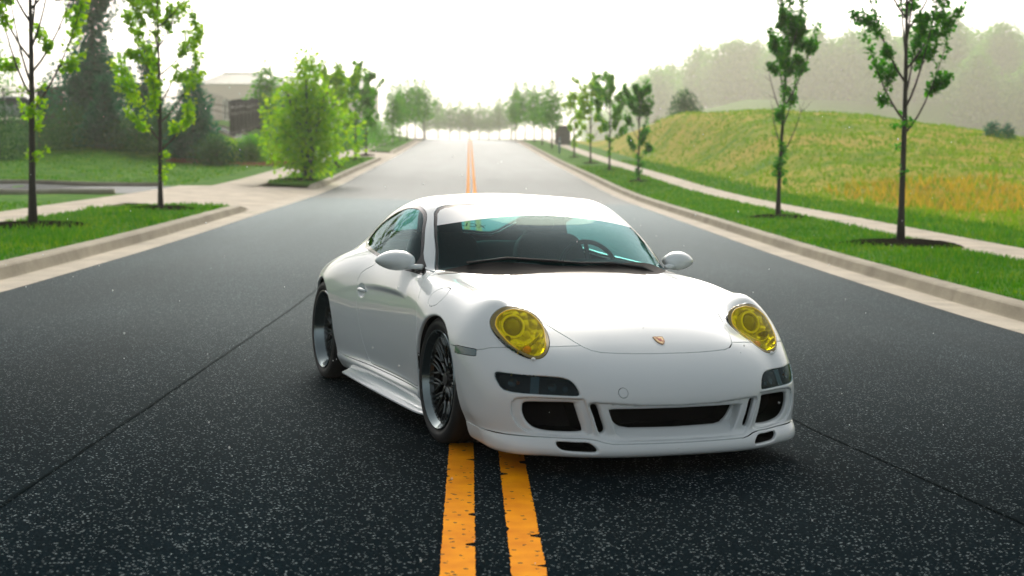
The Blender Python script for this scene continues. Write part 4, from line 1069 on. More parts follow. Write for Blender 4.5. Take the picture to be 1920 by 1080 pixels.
def walls(M,depth):
    V,N,T=M
    e=np.concatenate([T[:,[0,1]],T[:,[1,2]],T[:,[2,0]]]);es=np.sort(e,1)
    uq,idx,cnt=np.unique(es,axis=0,return_index=True,return_counts=True)
    be=e[idx[cnt==1]]
    be=be[~((np.abs(V[be[:,0],1])<1e-5)&(np.abs(V[be[:,1],1])<1e-5))]
    if len(be)==0: return M
    us,inv=np.unique(be.ravel(),return_inverse=True);b=inv.reshape(-1,2);n0=len(V);k=len(us)
    top=V[us]; bot=V[us]-N[us]*depth
    tan=np.zeros((k,3));d=V[be[:,1]]-V[be[:,0]]
    for i in range(3): tan[:,i]=np.bincount(b[:,0],d[:,i],k)+np.bincount(b[:,1],d[:,i],k)
    wn=np.cross(tan,N[us]);wn/=np.maximum(np.linalg.norm(wn,axis=1),1e-9)[:,None]
    wn2=wn*.8+N[us]*.6
    V2=np.concatenate([V,top,bot]);N2=np.concatenate([N,wn2,wn])
    f=np.concatenate([np.stack([b[:,1],b[:,0],b[:,0]+k],1),np.stack([b[:,1],b[:,0]+k,b[:,1]+k],1)])+n0
    return V2,N2,np.concatenate([T,f])
def mirror(M):
    V,N,T=M
    s=np.array([1,-1,1]);return V*s,N*s,T[:,::-1]
def both(M):
    a=mirror(M);n=len(M[0]);return np.concatenate([M[0],a[0]]),np.concatenate([M[1],a[1]]),np.concatenate([M[2],a[2]+n])
def offset(M,d,flip=False):
    V,N,T=M
    return (V+N*d,-N if flip else N,T[:,::-1] if flip else T)
def put(name,M,mat,parent,depth=.012):
    if depth: M=walls(M,depth)
    return link(name,mesh_np(name,M[0],M[2],mat,normals=M[1]),parent)

# ---- materials of the car
def paint_mat():
    m,nt,b,out=new_mat('white_paint')
    b.inputs['Base Color'].default_value=(.765,.815,.82,1)
    b.inputs['Roughness'].default_value=.28
    b.inputs['Specular IOR Level'].default_value=.25;b.inputs['Coat Weight'].default_value=.75;b.inputs['Coat Roughness'].default_value=.03
    # beaded rain on the wax
    tc=nt.nodes.new('ShaderNodeTexCoord');v=nt.nodes.new('ShaderNodeTexVoronoi');v.feature='F1';v.inputs['Scale'].default_value=95
    nt.links.new(tc.outputs['Object'],v.inputs['Vector'])
    mr=nt.nodes.new('ShaderNodeMapRange');mr.inputs['From Min'].default_value=.10;mr.inputs['From Max'].default_value=.22;mr.inputs['To Min'].default_value=1;mr.inputs['To Max'].default_value=0
    nt.links.new(v.outputs['Distance'],mr.inputs['Value'])
    bp=nt.nodes.new('ShaderNodeBump');bp.inputs['Strength'].default_value=.10;bp.inputs['Distance'].default_value=.002
    nt.links.new(mr.outputs['Result'],bp.inputs['Height']);nt.links.new(bp.outputs['Normal'],b.inputs['Coat Normal'])
    return m
M_PAINT=paint_mat()
M_BLACK=simple('black_plastic',(.012,.014,.016),.45,noise=.3,nscale=80)
M_DARK=simple('inlet_black',(.004,.0045,.005),.7,spec=.15,noise=.3,nscale=30)
M_TRIM=simple('gloss_black_trim',(.01,.011,.013),.18)
M_RUBBER=simple('tyre_rubber',(.018,.020,.022),.62,spec=.3,noise=.25,nscale=40)
M_CHROME=simple('polished_rim_lip',(.21,.25,.255),.13,1.0)
M_GUN=simple('gunmetal_spokes',(.10,.115,.12),.24,1.0)
M_DISC=simple('brake_disc_steel',(.18,.18,.18),.4,1.0,noise=.2,nscale=60)
M_INT=simple('interior_fabric',(.030,.050,.052),.8,spec=.2,noise=.25,nscale=60,bump=.2,bscale=120)
M_LINER=simple('interior_lining',(.018,.034,.036),.9,spec=.1,noise=.2,nscale=50)
M_GLASS=glass('tinted_car_glass',(.36,.80,.78))
M_SIDEG=glass('side_glass',(.40,.62,.62))
M_FOG=glass('smoked_lamp_glass',(.30,.38,.40))
M_STRIP=simple('white_vinyl',(.74,.77,.78),.3,coat=.4,noise=.03,nscale=30)
M_BRIGHT=simple('sky_bright_white',(.92,.92,.90),.28,.15)  # barely metallic white: mirrored sky brightness is put into the base colour
M_GOLD=simple('amber_bezel',(.20,.15,.022),.22,.3,coat=1.0,noise=.15,nscale=40)
def lens_mat():
    m=glass('yellow_lens',(1.0,.94,.0));nt=m.node_tree
    mx=[n for n in nt.nodes if n.type=='MIX_SHADER'][0];tr=[n for n in nt.nodes if n.type=='BSDF_TRANSPARENT'][0]
    d=nt.nodes.new('ShaderNodeBsdfDiffuse');d.inputs['Color'].default_value=(1,.74,0,1);t=nt.nodes.new('ShaderNodeBsdfTranslucent');t.inputs['Color'].default_value=(1,.68,0,1)
    a=nt.nodes.new('ShaderNodeAddShader');m2=nt.nodes.new('ShaderNodeMixShader');m2.inputs[0].default_value=.13
    nt.links.new(d.outputs[0],a.inputs[0]);nt.links.new(t.outputs[0],a.inputs[1]);nt.links.new(tr.outputs[0],m2.inputs[1]);nt.links.new(a.outputs[0],m2.inputs[2]);nt.links.new(m2.outputs[0],mx.inputs[1])
    return m
M_LENS=lens_mat()
M_AMBER=simple('amber_bulb',(.8,.22,.03),.25,coat=.5)
M_MARKER=simple('smoked_marker',(.055,.12,.13),.15,coat=1.0,noise=.3,nscale=70)
M_BADGE=simple('badge_enamel',(.38,.24,.14),.3,.4,noise=.5,nscale=220)
M_MIRROR=simple('mirror_glass',(.75,.8,.8),.02,1.0)

CAR=empty('sports_car')
_fw=Vector((0.3367,-0.9416,-0.0074)).normalized();_nz=Vector((.0219,0,.99976)).normalized();_lf=_nz.cross(_fw).normalized();_nz=_fw.cross(_lf)
CAR.matrix_world=Matrix(((_fw.x,_lf.x,_nz.x,.5496),(_fw.y,_lf.y,_nz.y,7.3314),(_fw.z,_lf.z,_nz.z,-.012),(0,0,0,1)))
tag(CAR,'lowered white rear-engined coupe with yellow headlight lenses parked across the yellow lines','car')

V,Qd=surface_nets(.0075)
V=project(shell,V,2)
Nn=grad(shell,V,.003);Nn/=np.maximum(np.linalg.norm(Nn,axis=1),1e-9)[:,None]
Tt=np.concatenate([Qd[:,[0,1,2]],Qd[:,[0,2,3]]])
BODY=(V,Nn,Tt)
BODY=clip(BODY,-V[:,1])                       # right half only; mirrored below
BODY[0][:,1]=np.where(np.abs(BODY[0][:,1])<1e-6,0,BODY[0][:,1])
BODY[1][np.abs(BODY[0][:,1])<1e-6,1]=0
f0=lambda V:shell0(V.T)
ring=lambda P,a,b,cond=None:(lambda V:np.where(cond(V) if cond is not None else True,poly_sdf(P,V[:,a],V[:,b]),.08))

# --- fog lamp floor, then the black insides of inlets and wheel wells
fog_floor,BODY=split(BODY,lambda V:np.maximum(f0(V)+.009,ring(FOG,1,2,lambda V:V[:,0]>.55)(V)-.01),0)
_g=grad(shell0,fog_floor[0],.003);fog_floor=(fog_floor[0],_g/np.linalg.norm(_g,axis=1)[:,None],fog_floor[2])
def inner_fn(V):
    g=f0(V)+np.where((V[:,0]>.6)&(V[:,2]>.17),.036,.017)
    sc=(V[:,0]>.7)&(ring(SCOOP,1,2)(V)<.02)
    deep=V[:,0]-(XN(V[:,2])-DR(V[:,1])-.008-1.5*np.clip(V[:,2]-.172,0,.05)-.016)
    return np.where(sc,deep,g)
inner,BODY=split(BODY,lambda V:inner_fn(V)+np.where((np.abs(V[:,0]+1.47)<.1)&(V[:,2]>.55),1,0),0)
def part_of(M,sel):
    V,N,T=M;k=sel(V[T].mean(1));T=T[k]
    us,inv=np.unique(T.ravel(),return_inverse=True);return V[us],N[us],inv.reshape(-1,3)
for nm,sel,mid in(('wheel_well',lambda c:(c[:,0]<.5)&(c[:,0]>-1),0),('wheel_well',lambda c:c[:,0]<=-1,0),('side_inlet',lambda c:(c[:,0]>=.5)&(c[:,1]>.44)&(c[:,2]>.175),0),
        ('bumper_slot',lambda c:(c[:,0]>=.5)&(c[:,1]>.345)&(c[:,1]<=.44)&(c[:,2]>.175),0),('lip_duct',lambda c:(c[:,0]>=.5)&(c[:,1]>.345)&(c[:,2]<=.175),0),('grille_opening',lambda c:(c[:,0]>=.5)&(c[:,1]<=.345),1)):
    pm=part_of(inner,sel)
    if len(pm[2])==0: continue
    if mid: put(nm,both(pm),M_DARK,CAR,0)
    else: put(nm,pm,M_DARK,CAR,0);put(nm,mirror(pm),M_DARK,CAR,0)

# --- glazing
WS=[(-.1,.80),(.70,.795),(.714,.80),(.698,.84),(.680,.886),(.660,.940),(.638,1.015),(.610,1.080),(.578,1.138),(.550,1.163),(.515,1.176),(.457,1.184),(.33,1.190),(.2,1.194),(-.1,1.197)]
SW=closed_spline([(-.530,.810),(-.597,.840),(-.664,.887),(-.75,.975),(-.868,1.070),(-.94,1.117),(-1.02,1.148),(-1.15,1.168),(-1.37,1.164),(-1.609,1.123),(-1.815,1.064),(-1.95,.999),(-2.005,.95),(-1.965,.908),(-1.83,.892),(-1.7,.884),(-1.481,.865),(-1.2,.848),(-.9,.830),(-.64,.814)],4)
RW=[(-.1,-1.74),(.36,-1.77),(.43,-1.80),(.455,-1.87),(.43,-2.2),(.395,-2.42),(.36,-2.50),(.30,-2.53),(-.1,-2.56)]
above=lambda V:body(V.T)>.002
wfull,BODY=split(BODY,ring(WS,1,2,lambda V:(V[:,0]>-1.02)&above(V)),.004)
side_w,BODY=split(BODY,ring(SW,0,2,lambda V:V[:,1]>.4),.002)
rear_w,BODY=split(BODY,ring(RW,1,0,lambda V:V[:,2]>.6),.004)
# --- lamps
LENS=closed_spline([(.637,-.056),(.687,-.044),(.722,-.022),(.739,.01),(.742,.04),(.733,.097),(.714,.162),(.681,.221),(.639,.255),(.60,.259),(.563,.228),(.541,.166),(.523,.1),(.519,.05),(.535,0),(.565,-.035),(.60,-.05)],5)
def lampuv(P):
    fn=lambda V:np.where((V[:,0]>.3)&(V[:,2]>.4),poly_sdf(P,V[:,1],.794*V[:,0]-.608*V[:,2]),.08)
    return fn
lamp,BODY=split(BODY,lampuv(LAMP),.004)
MARK=[(.345,.540),(.510,.540),(.520,.537),(.532,.512),(.530,.507),(.345,.501)]
marker,BODY=split(BODY,ring(MARK,0,2,lambda V:V[:,1]>.7),.003)
# --- painted panels
HOOD=[(-.03,.70),(-.238,.683),(-.225,.679),(-.084,.651),(.1,.602),(.276,.553),(.464,.498),(.608,.456),(.716,.419),(.765,.396),(.797,.366),(.818,.325),(.832,.26),(.844,.18),(.850,.09),(.852,-.1),(-.128,-.1),(-.133,.10),(-.145,.25),(-.165,.40),(-.195,.55),(-.225,.66)]
HOOD=HOOD[1:]
hood,BODY=split(BODY,ring(HOOD,0,1,lambda V:V[:,2]>.45),.0055)
LIP=[(-.1,.150),(.34,.152),(.375,.158),(.41,.168),(.45,.173),(.60,.172),(.95,.176),(.95,0),(-.1,0)]
lip,BODY=split(BODY,ring(LIP,1,2,lambda V:V[:,0]>.24),.005)
BUMP=[(.2,.534),(.521,.535),(.555,.543),(.576,.551),(.64,.560),(.702,.566),(.75,.573),(.80,.60),(1.2,.7),(1.2,-.1),(.2,-.1)]
bump,BODY=split(BODY,lambda V:np.where(V[:,0]>.25,poly_sdf(BUMP,V[:,0],V[:,2]),.08),.0045)
DOOR=[(-1.345,.87),(-1.352,.835),(-1.385,.806),(-1.47,.781),(-1.535,.752),(-1.563,.715),(-1.566,.674),(-1.556,.61),(-1.52,.5),(-1.453,.362),(-1.412,.290),(-1.388,.258),(-1.35,.238),(-1.30,.229),(-.40,.232),(-.352,.236),(-.332,.26),(-.309,.338),(-.285,.482),(-.298,.592),(-.335,.687),(-.374,.745),(-.448,.805),(-.50,.83),(-.9,.86)]
door,BODY=split(BODY,ring(DOOR,0,2,lambda V:V[:,1]>.6),.0045)
FEND=[(-.448,.805),(-.43,.818),(-.10,.90),(1.2,.95),(1.2,.1),(-.2,.0),(-.31,.10),(-.352,.236),(-.332,.26),(-.309,.338),(-.285,.482),(-.298,.592),(-.335,.687),(-.374,.745)]
fend,BODY=split(BODY,lambda V:np.where((V[:,1]>.4)&(V[:,0]>-.46),poly_sdf(FEND,V[:,0],V[:,2],.3),.08),.0045)
SKIRT=[(-.05,.222),(-2.3,.212),(-2.3,-.1),(-.05,-.1)]
skirt,BODY=split(BODY,ring(SKIRT,0,2,lambda V:V[:,1]>.6),.004)
ROOF=[(-.90,-.1),(-.925,.30),(-.945,.40),(-.985,.47),(-1.1,.492),(-1.5,.478),(-1.73,.455),(-1.725,-.1)]
roof,BODY=split(BODY,ring(ROOF,0,1,lambda V:V[:,2]>1.0),.004)
cowl,BODY=split(BODY,lambda V:np.where((V[:,0]>-.45)&(V[:,0]<-.1)&(V[:,1]<.72)&(V[:,2]>.78),-1.,1.),0)
FUEL=closed_spline([(-.160,.698),(-.172,.722),(-.166,.745),(-.133,.768),(-.078,.781),(-.035,.772),(-.008,.742),(-.030,.704),(-.070,.688),(-.115,.684)],5)
fuel,fend_r=split(fend,ring(FUEL,0,2,lambda V:V[:,1]>.6),.004)

put('body_shell',both(BODY),M_PAINT,CAR)
put('hood',both(hood),M_PAINT,CAR)
put('roof_panel',both(roof),M_PAINT,CAR)
bump2=both(bump)
tow,bump2=split(bump2,lambda V:np.where(V[:,0]>.8,np.hypot(V[:,1]+.283,V[:,2]-.381)-.0225,.5),.003)
put('front_bumper',bump2,M_PAINT,CAR);put('tow_cover',tow,M_PAINT,CAR,.006)
put('chin_spoiler',both(lip),M_PAINT,CAR)
put('windscreen_cowl',both(cowl),M_BLACK,CAR)
put('front_fender',fend,M_PAINT,CAR);put('front_fender',mirror(fend_r),M_PAINT,CAR)
tag(put('fuel_flap',mirror(fuel),M_PAINT,CAR),'round white fuel flap on the fender')
DOORS={}
for s,m in((1,door),(-1,mirror(door))):
    DOORS[s]=put('door',m,M_PAINT,CAR)
put('side_skirt',skirt,M_PAINT,CAR);put('side_skirt',mirror(skirt),M_PAINT,CAR)
# dark trim behind the side glass opening and around the windscreen
wsg=ring(WS,1,2)
trimg=lambda V:-(ring(SW,0,2)(V)+.016)
strip_fn=lambda V:np.where(V[:,0]>-5,(1.134-.067*(V[:,1]/.615)**2.0)-V[:,2],1)
frit,glassw=split(wfull,lambda V:-(ring(WS,1,2)(V)+.011),0)
band,glassw=split(glassw,strip_fn,0)
lowb,glassw=split(glassw,lambda V:(-.228-.27*(V[:,1]/.70)**2)-V[:,0],0)
WSO=put('windshield',both(glassw),M_GLASS,CAR,0)
tag(put('sun_strip',both(band),M_STRIP,WSO,0),'white vinyl band across the top of the windshield')
put('black_edge',both(frit),M_TRIM,WSO,.01);put('lower_frit',both(lowb),M_DARK,WSO,0)
for s in(1,-1):
    t_,g_=split(side_w,trimg,0)
    if s<0: t_,g_=mirror(t_),mirror(g_)
    g=put('side_window',offset(g_,-.003),M_SIDEG,CAR,0)
    put('window_trim',t_,M_TRIM,g,.012)
rf,rg=split(rear_w,lambda V:-(ring(RW,1,0)(V)+.02),0)
RWO=put('rear_window',both(rg),M_GLASS,CAR,0);put('black_edge',both(rf),M_TRIM,RWO,.01)
# inner lining of roof, pillars and doors
ins=clip(BODY,.79-BODY[0][:,2]);ins=clip(ins,np.abs(ins[0][:,0]+1.5)-1.35)
put('cabin_lining',both(offset(ins,-.022,True)),M_LINER,CAR,0)
put('headliner',both(offset(roof,-.022,True)),M_LINER,CAR,0)
put('door_card',offset(door,-.03,True),M_LINER,CAR,0);put('door_card',mirror(offset(door,-.03,True)),M_LINER,CAR,0)

def ztop(x,y,fn=shell0,lo=.3,hi=1.35):
    zs=np.linspace(lo,hi,1400);P=np.stack([np.full(1400,x),np.full(1400,abs(y)),zs])
    v=fn(P);i=np.where(v<0)[0]
    return float(zs[i[-1]]) if len(i) else lo
def ntop(x,y):
    z=ztop(x,y);g=grad(shell0,np.array([[x,abs(y),z]]),.004)[0];g/=np.linalg.norm(g)
    if y<0:g[1]=-g[1]
    return Vector((x,y,z)),Vector(g)

# ---- headlights
M_REFL,_nt,_b,_o=new_mat('fluted_reflector');_b.inputs['Base Color'].default_value=(.95,.95,.92,1);_b.inputs['Metallic'].default_value=.7;_b.inputs['Roughness'].default_value=.16
_tc=_nt.nodes.new('ShaderNodeTexCoord');_w=_nt.nodes.new('ShaderNodeTexVoronoi');_w.inputs['Scale'].default_value=22;_w.inputs['Randomness'].default_value=.6;_nt.links.new(_tc.outputs['Object'],_w.inputs['Vector'])
_bp=_nt.nodes.new('ShaderNodeBump');_bp.inputs['Strength'].default_value=.9;_bp.inputs['Distance'].default_value=.02;_nt.links.new(_w.outputs['Distance'],_bp.inputs['Height']);_nt.links.new(_bp.outputs['Normal'],_b.inputs['Normal'])
bez,lens=split(lamp,lambda V:-lampuv(LENS)(V),0)
for s in(1,-1):
    fl=(lambda m:m) if s>0 else mirror
    H=empty('headlight',(0,0,0),CAR)
    put('bezel',fl(bez),M_GOLD,H,.02)
    # the clear cover stands a little proud and carries a rolled rim
    d=-lampuv(LENS)(lens[0])
    dome=(lens[0]+lens[1]*(.010*np.clip(d/.03,0,1)**.5)[:,None],lens[1],lens[2])
    put('lens',fl(dome),M_LENS,H,0)
    # reflector bowl behind the cover
    dep=.085*np.clip(d/.05,0,1)**.55
    bowl=(lens[0]-lens[1]*dep[:,None],lens[1],lens[2])
    nb=lens[1]-0
    c=np.array([.60,.635,.60]);tocc=(c+np.array([.2,.1,.25]))-bowl[0];nbw=.5*lens[1]+.5*tocc/np.linalg.norm(tocc,axis=1)[:,None]
    put('reflector',fl((bowl[0],nbw/np.linalg.norm(nbw,axis=1)[:,None],bowl[2])),M_REFL,H,0)
    rim=MB()
    PL=np.array([LENS[i] for i in range(0,len(LENS),2)]);pts=[]
    for yy,ss in PL:
        # point on the surface with this lamp coordinate
        xs=np.linspace(.35,.85,400);zs=(.794*xs-ss)/.608;f=shell0(np.stack([xs,np.full(400,yy),zs]))
        i=np.where(f<0)[0];j=i[0] if f[0]>0 else i[-1]
        pts.append(Vector((xs[j],s*yy,zs[j])))
    pts.append(pts[0]);pts.append(pts[1])
    rim.tube(pts,.0042,6,cap=False);rim.build('lens_rim',simple('yellow_rim',(1,.68,.0),.3,coat=.6),H,smooth=True)
    ax=Vector((.93,s*.12,.34)).normalized();rot=ax.to_track_quat('Z','Y').to_matrix()
    def lath(name,prof,mat,centre,n=28):
        b=MB();b.lathe(prof,n,'z');b.v=[tuple(rot@Vector(v)+Vector(centre)) for v in b.v];return b.build(name,mat,H,smooth=True,sharp=R(50))
    pc_=(.500,s*.647,.640)
    lath('projector_ring',[(-.05,.056),(.0,.060),(.012,.058),(.012,.048),(-.01,.045)],M_BRIGHT,pc_)
    lath('projector',[(-.02,.046),(-.005,.0455),(.01,.038),(.02,.024),(.025,.008),(.0255,.0)],simple('projector_glass',(.16,.17,.13),.06,.2,coat=1.0),pc_)
    lath('shroud',[(-.034,.050),(-.030,.092),(-.038,.100)],simple('lamp_shroud',(.10,.10,.08),.3),pc_)
    fin=MB();arc=[]
    for k in range(9):
        t=k/8;arc.append(Vector((.57+.045*math.sin(math.pi*t)+.02*t,s*(.735-.19*t),.600-.045*math.sin(math.pi*t)+.016*t)))
    for a,b2 in zip(arc[:-1],arc[1:]):
        dn=Vector((-.05,0,-.045));fin.add([a,b2,b2+dn,a+dn],[(0,1,2,3)])
    o=fin.build('shroud_fin',M_BRIGHT,H,smooth=True);sm=o.modifiers.new('s','SOLIDIFY');sm.thickness=.004
    lath('turn_bulb',[(-.03,.020),(0,.019),(.012,.012),(.016,.0)],M_AMBER,(.632,s*.62,.545),16)
    lath('side_bulb',[(-.03,.017),(0,.017),(.008,.014),(.008,.0)],M_BLACK,(.575,s*.700,.590),16)
    w=MB();w.lathe([(0,.0),(.001,.006),(.006,.0115),(.012,.0095),(.016,.0)],14,'z');w.v=[tuple(Vector(v)+Vector((.743,s*.636,.508))) for v in w.v];w.build('washer_nozzle',M_BRIGHT,CAR,smooth=True)
# ---- fog lights and side markers
M_DIMR=simple('smoked_reflector',(.30,.34,.35),.15,1.0)
for s in(1,-1):
    fl=(lambda m:m) if s>0 else mirror
    G=put('fog_light',fl(offset(fog_floor,-.035)),M_BLACK,CAR,0)
    put('lens',fl(offset(fog_floor,.009)),M_FOG,G,0)
    def onface(y,z):
        xs=np.linspace(.5,1.05,600);f=shell0(np.stack([xs,np.full(600,y),np.full(600,z)]));i=np.where(f<0)[0][-1]
        P=np.array([[xs[i],y,z]]);g=grad(shell0,P,.004)[0];g/=np.linalg.norm(g);return Vector((xs[i],s*y,z)),Vector((g[0],s*g[1],g[2]))
    for nm,y,z,r,mt in(('bulb_reflector',.742,.413,.022,M_DIMR),('amber_bulb',.722,.414,.009,M_AMBER),('bulb_reflector',.585,.402,.020,M_DIMR),('bulb_reflector',.535,.395,.014,M_DIMR)):
        p,n=onface(y,z);q=n.to_track_quat('Z','Y').to_matrix();b=MB();b.lathe([(0,r),(-.004,r*.8),(-.012,r*.35),(-.014,0)],18,'z')
        b.v=[tuple(q@Vector(v)+p-n*.018) for v in b.v];b.build(nm,mt,G,smooth=True)
    p,n=onface(.655,.403);q=n.to_track_quat('Z','Y').to_matrix();b=MB();b.box((0,0,0),(.020,.045,.004),None);b.v=[tuple(q@Vector(v)+p-n*.022) for v in b.v];b.build('fog_reflector',M_DIMR,G)
    put('side_marker',fl(marker),M_MARKER,CAR,.01)

# ---- wheels
def make_wheel(lipd,rr,tw,Rt):
    W0=empty('wheel',(0,0,0))
    t=MB();h=tw/2-.0
    prof=[(-.012,rr-.010),(-.004,rr+.004),(.004,rr+.016),(.006,rr+.032),(-.002,rr+.050),(-.012,Rt-.009),(-.024,Rt-.001),(-.032,Rt)]
    for g in(.27,.5,.73):
        a=-.032-(tw-.064)*g
        prof+=[(a+.006,Rt),(a+.005,Rt-.007),(a-.005,Rt-.007),(a-.006,Rt)]
    prof+=[(-tw+.032,Rt),(-tw+.012,Rt-.009),(-tw,Rt-.04),(-tw+.01,rr)]
    t.lathe(prof,72,'y');t.build('tyre',M_RUBBER,W0,smooth=True,sharp=R(35))
    rim=empty('rim',(0,0,0),W0)
    l=MB();l.lathe([(-.016,rr-.006),(-.002,rr-.001),(.003,rr-.004),(.003,rr-.010),(-.004,rr-.016),(-.010,rr-.020),(-lipd+.008,rr-.030),(-lipd,rr-.036),(-lipd,rr-.050)],80,'y')
    l.build('lip',M_CHROME,rim,smooth=True,sharp=R(40))
    b=MB();b.lathe([(-lipd,rr-.028),(-tw+.02,rr-.030),(-tw+.01,rr)],64,'y');b.build('barrel',M_GUN,rim,smooth=True)
    sp=MB();ro=rr-.042;dep0=-lipd-.004;dh=-lipd-.030
    def P(r,a):
        tt=(r-.05)/(ro-.05);ax=dh+(dep0-dh)*max(0,tt)**1.7
        return Vector((r*math.cos(a),ax,r*math.sin(a)))
    for k in range(12):
        a=2*math.pi*k/12+.16
        sp.tube([P(.042,a),P(.08,a),P(.118,a)],[.0125,.0095,.0085],7)
        for q in(-1,1):
            sp.tube([P(.112,a),P(.135,a+q*.045),P(.165,a+q*.10),P(ro+.004,a+q*.140)],[.0085,.0075,.0068,.0085],7)
        sp.tube([P(.100,a),P(.120,a+.14),P(.150,a+.22),P(ro+.004,a+.262)],[.006,.0058,.006,.008],6)
    sp.build('spokes',M_GUN,rim,smooth=True)
    rg=MB();rg.lathe([(-lipd-.016,ro+.010),(-lipd+.001,ro+.008),(-lipd+.001,ro-.008),(-lipd-.016,ro-.012)],72,'y');rg.build('spoke_ring',M_GUN,rim,smooth=True,sharp=R(40))
    bt=MB()
    for k in range(30):
        a=2*math.pi*k/30
        c=(ro*math.cos(a),-lipd+.002,ro*math.sin(a));bt.lathe([(0,.0042),(.004,.0038),(.005,0)],8,'y',centre=c)
    bt.build('rim_bolts',M_CHROME,rim,smooth=True)
    hb=MB();hb.lathe([(dh-.02,.054),(dh+.004,.052),(dh+.010,.045),(dh+.010,.034),(dh+.022,.031),(dh+.024,.0)],36,'y');hb.build('centre_cap',M_BLACK,rim,smooth=True,sharp=R(35))
    ds=MB();ds.lathe([(-lipd-.085,.06),(-lipd-.085,.168),(-lipd-.11,.168),(-lipd-.11,.06)],48,'y');ds.build('brake_disc',M_DISC,W0,smooth=True,sharp=R(30))
    cp=MB()
    for k in range(6):
        pass
    pts=[Vector((.135*math.cos(a),-lipd-.08,.135*math.sin(a))) for a in [2.5+.16*i for i in range(6)]]
    cp.tube(pts,[.026,.034,.036,.036,.034,.026],8);cp.build('brake_caliper',M_BLACK,W0,smooth=True)
    bk=MB();bk.lathe([(-tw+.03,.0),(-tw+.03,rr-.03)],40,'y');bk.build('inner_shadow_plate',M_DARK,W0)
    return W0
def copy_tree(o,parent=None):
    c=o.copy();COL.objects.link(c);c.parent=parent
    for ch in list(o.children):copy_tree(ch,c)
    return c
wf=make_wheel(.030,.256,.235,.322);wr=make_wheel(.062,.260,.300,.324)
for proto,x,yy,z in((wf,0,.848,.321),(wr,-2.35,.860,.323)):
    for s in(-1,1):
        o=proto if s<0 else copy_tree(proto)
        o.parent=CAR;o.location=(x,s*yy,z)
        o.rotation_euler=(R(.8) if s>0 else R(-.8),0,0 if s>0 else 0)
        if s<0:
            # turn the outer face to the right-hand side of the car
            o.rotation_euler=(R(.8),0,math.pi)
        else: o.rotation_euler=(R(.8),R(25),0)

# ---- door handles, mirrors, skirts
for s in(1,-1):
    b=MB();pts=[];rad=[]
    for k in range(11):
        t=k/10;x=-1.545+.150*t;pts.append((x,s*(.846+.010*math.sin(math.pi*t)),.652+.004*math.sin(math.pi*t)));rad.append(.0055+.0075*math.sin(math.pi*t)**.6)
    b.tube(pts,rad,10);b.build('door_handle',M_PAINT,DOORS[s],smooth=True)
    # mirror
    MR=empty('wing_mirror',(0,0,0),CAR)
    me=bpy.data.meshes.new('housing');bm=bmesh.new();bmesh.ops.create_uvsphere(bm,u_segments=40,v_segments=24,radius=1)
    for v in bm.verts:
        x,y,z=v.co
        # pointed outwards, blunt inwards, flat towards the rear
        xx=x*(.085 if x>0 else .030);zz=z*.058*(1-.10*y-.18*max(0,y)**2);zz-=.004*y
        if z<0: zz*=.92
        if y<0: xx*=(1-.15*y*y)
        sweep=-.055*(y+1)/2
        v.co=(-.672+xx+sweep,s*(.873+y*.106),.878+zz+.004*y)
    for f in bm.faces:f.smooth=True
    if s<0: bmesh.ops.reverse_faces(bm,faces=bm.faces)
    bm.to_mesh(me);bm.free();me.materials.append(M_PAINT);link('housing',me,MR)
    b=MB();b.tube([(-.60,s*.748,.850),(-.635,s*.790,.850),(-.665,s*.840,.850)],[.020,.019,.026],12);b.v=[(v[0],v[1],.850+(v[2]-.850)*.75) for v in b.v];b.build('arm',M_PAINT,MR,smooth=True)
    b=MB();b.lathe([(0,.0),(0,.9),(.05,1.0)],32,'x');b.v=[(-.735-.03*0-v[0]*.02-.030*(v[1]*.5+.5),s*(.872+v[1]*.088),.879+v[2]*.044) for v in b.v];b.build('mirror_pane',M_MIRROR,MR,smooth=True)
    # black triangle the mirror is bolted to
    b=MB();tri=[(-.525,.811),(-.577,.835),(-.655,.886),(-.70,.925),(-.695,.818),(-.61,.814)]
    vs=[]
    for x,z in tri:
        ys=np.linspace(.95,.5,500);f=green(np.stack([np.full(500,x),ys,np.full(500,z)]));y=ys[np.where(f<0)[0][0]]
        vs.append((x,s*(y+.004),z))
    n=len(vs);b.add(vs+[(v[0],v[1]-s*.02,v[2]) for v in vs],[tuple(range(n)),tuple(range(n,2*n))[::-1]]+[(i,(i+1)%n,n+(i+1)%n,n+i) for i in range(n)])
    b.build('mirror_base',M_BLACK,MR)
    # blade below the skirt
    b=MB();N_=24;vs=[]
    for k in range(N_+1):
        t=k/N_;x=-.20-1.62*t;out=.868+.012*math.sin(math.pi*t)+(.0 if t>.05 else -.03*(1-t/.05))
        for y,z in((.80,.150),(out-.030,.124),(out,.112),(out,.104),(out-.01,.101),(.80,.101)):vs.append((x,s*y,z))
    fs=[]
    for k in range(N_):
        for j in range(6):fs.append((k*6+j,k*6+(j+1)%6,(k+1)*6+(j+1)%6,(k+1)*6+j))
    fs+=[tuple(range(6)),tuple(N_*6+j for j in range(6))[::-1]];b.add(vs,fs);b.build('skirt_blade',M_PAINT,CAR)

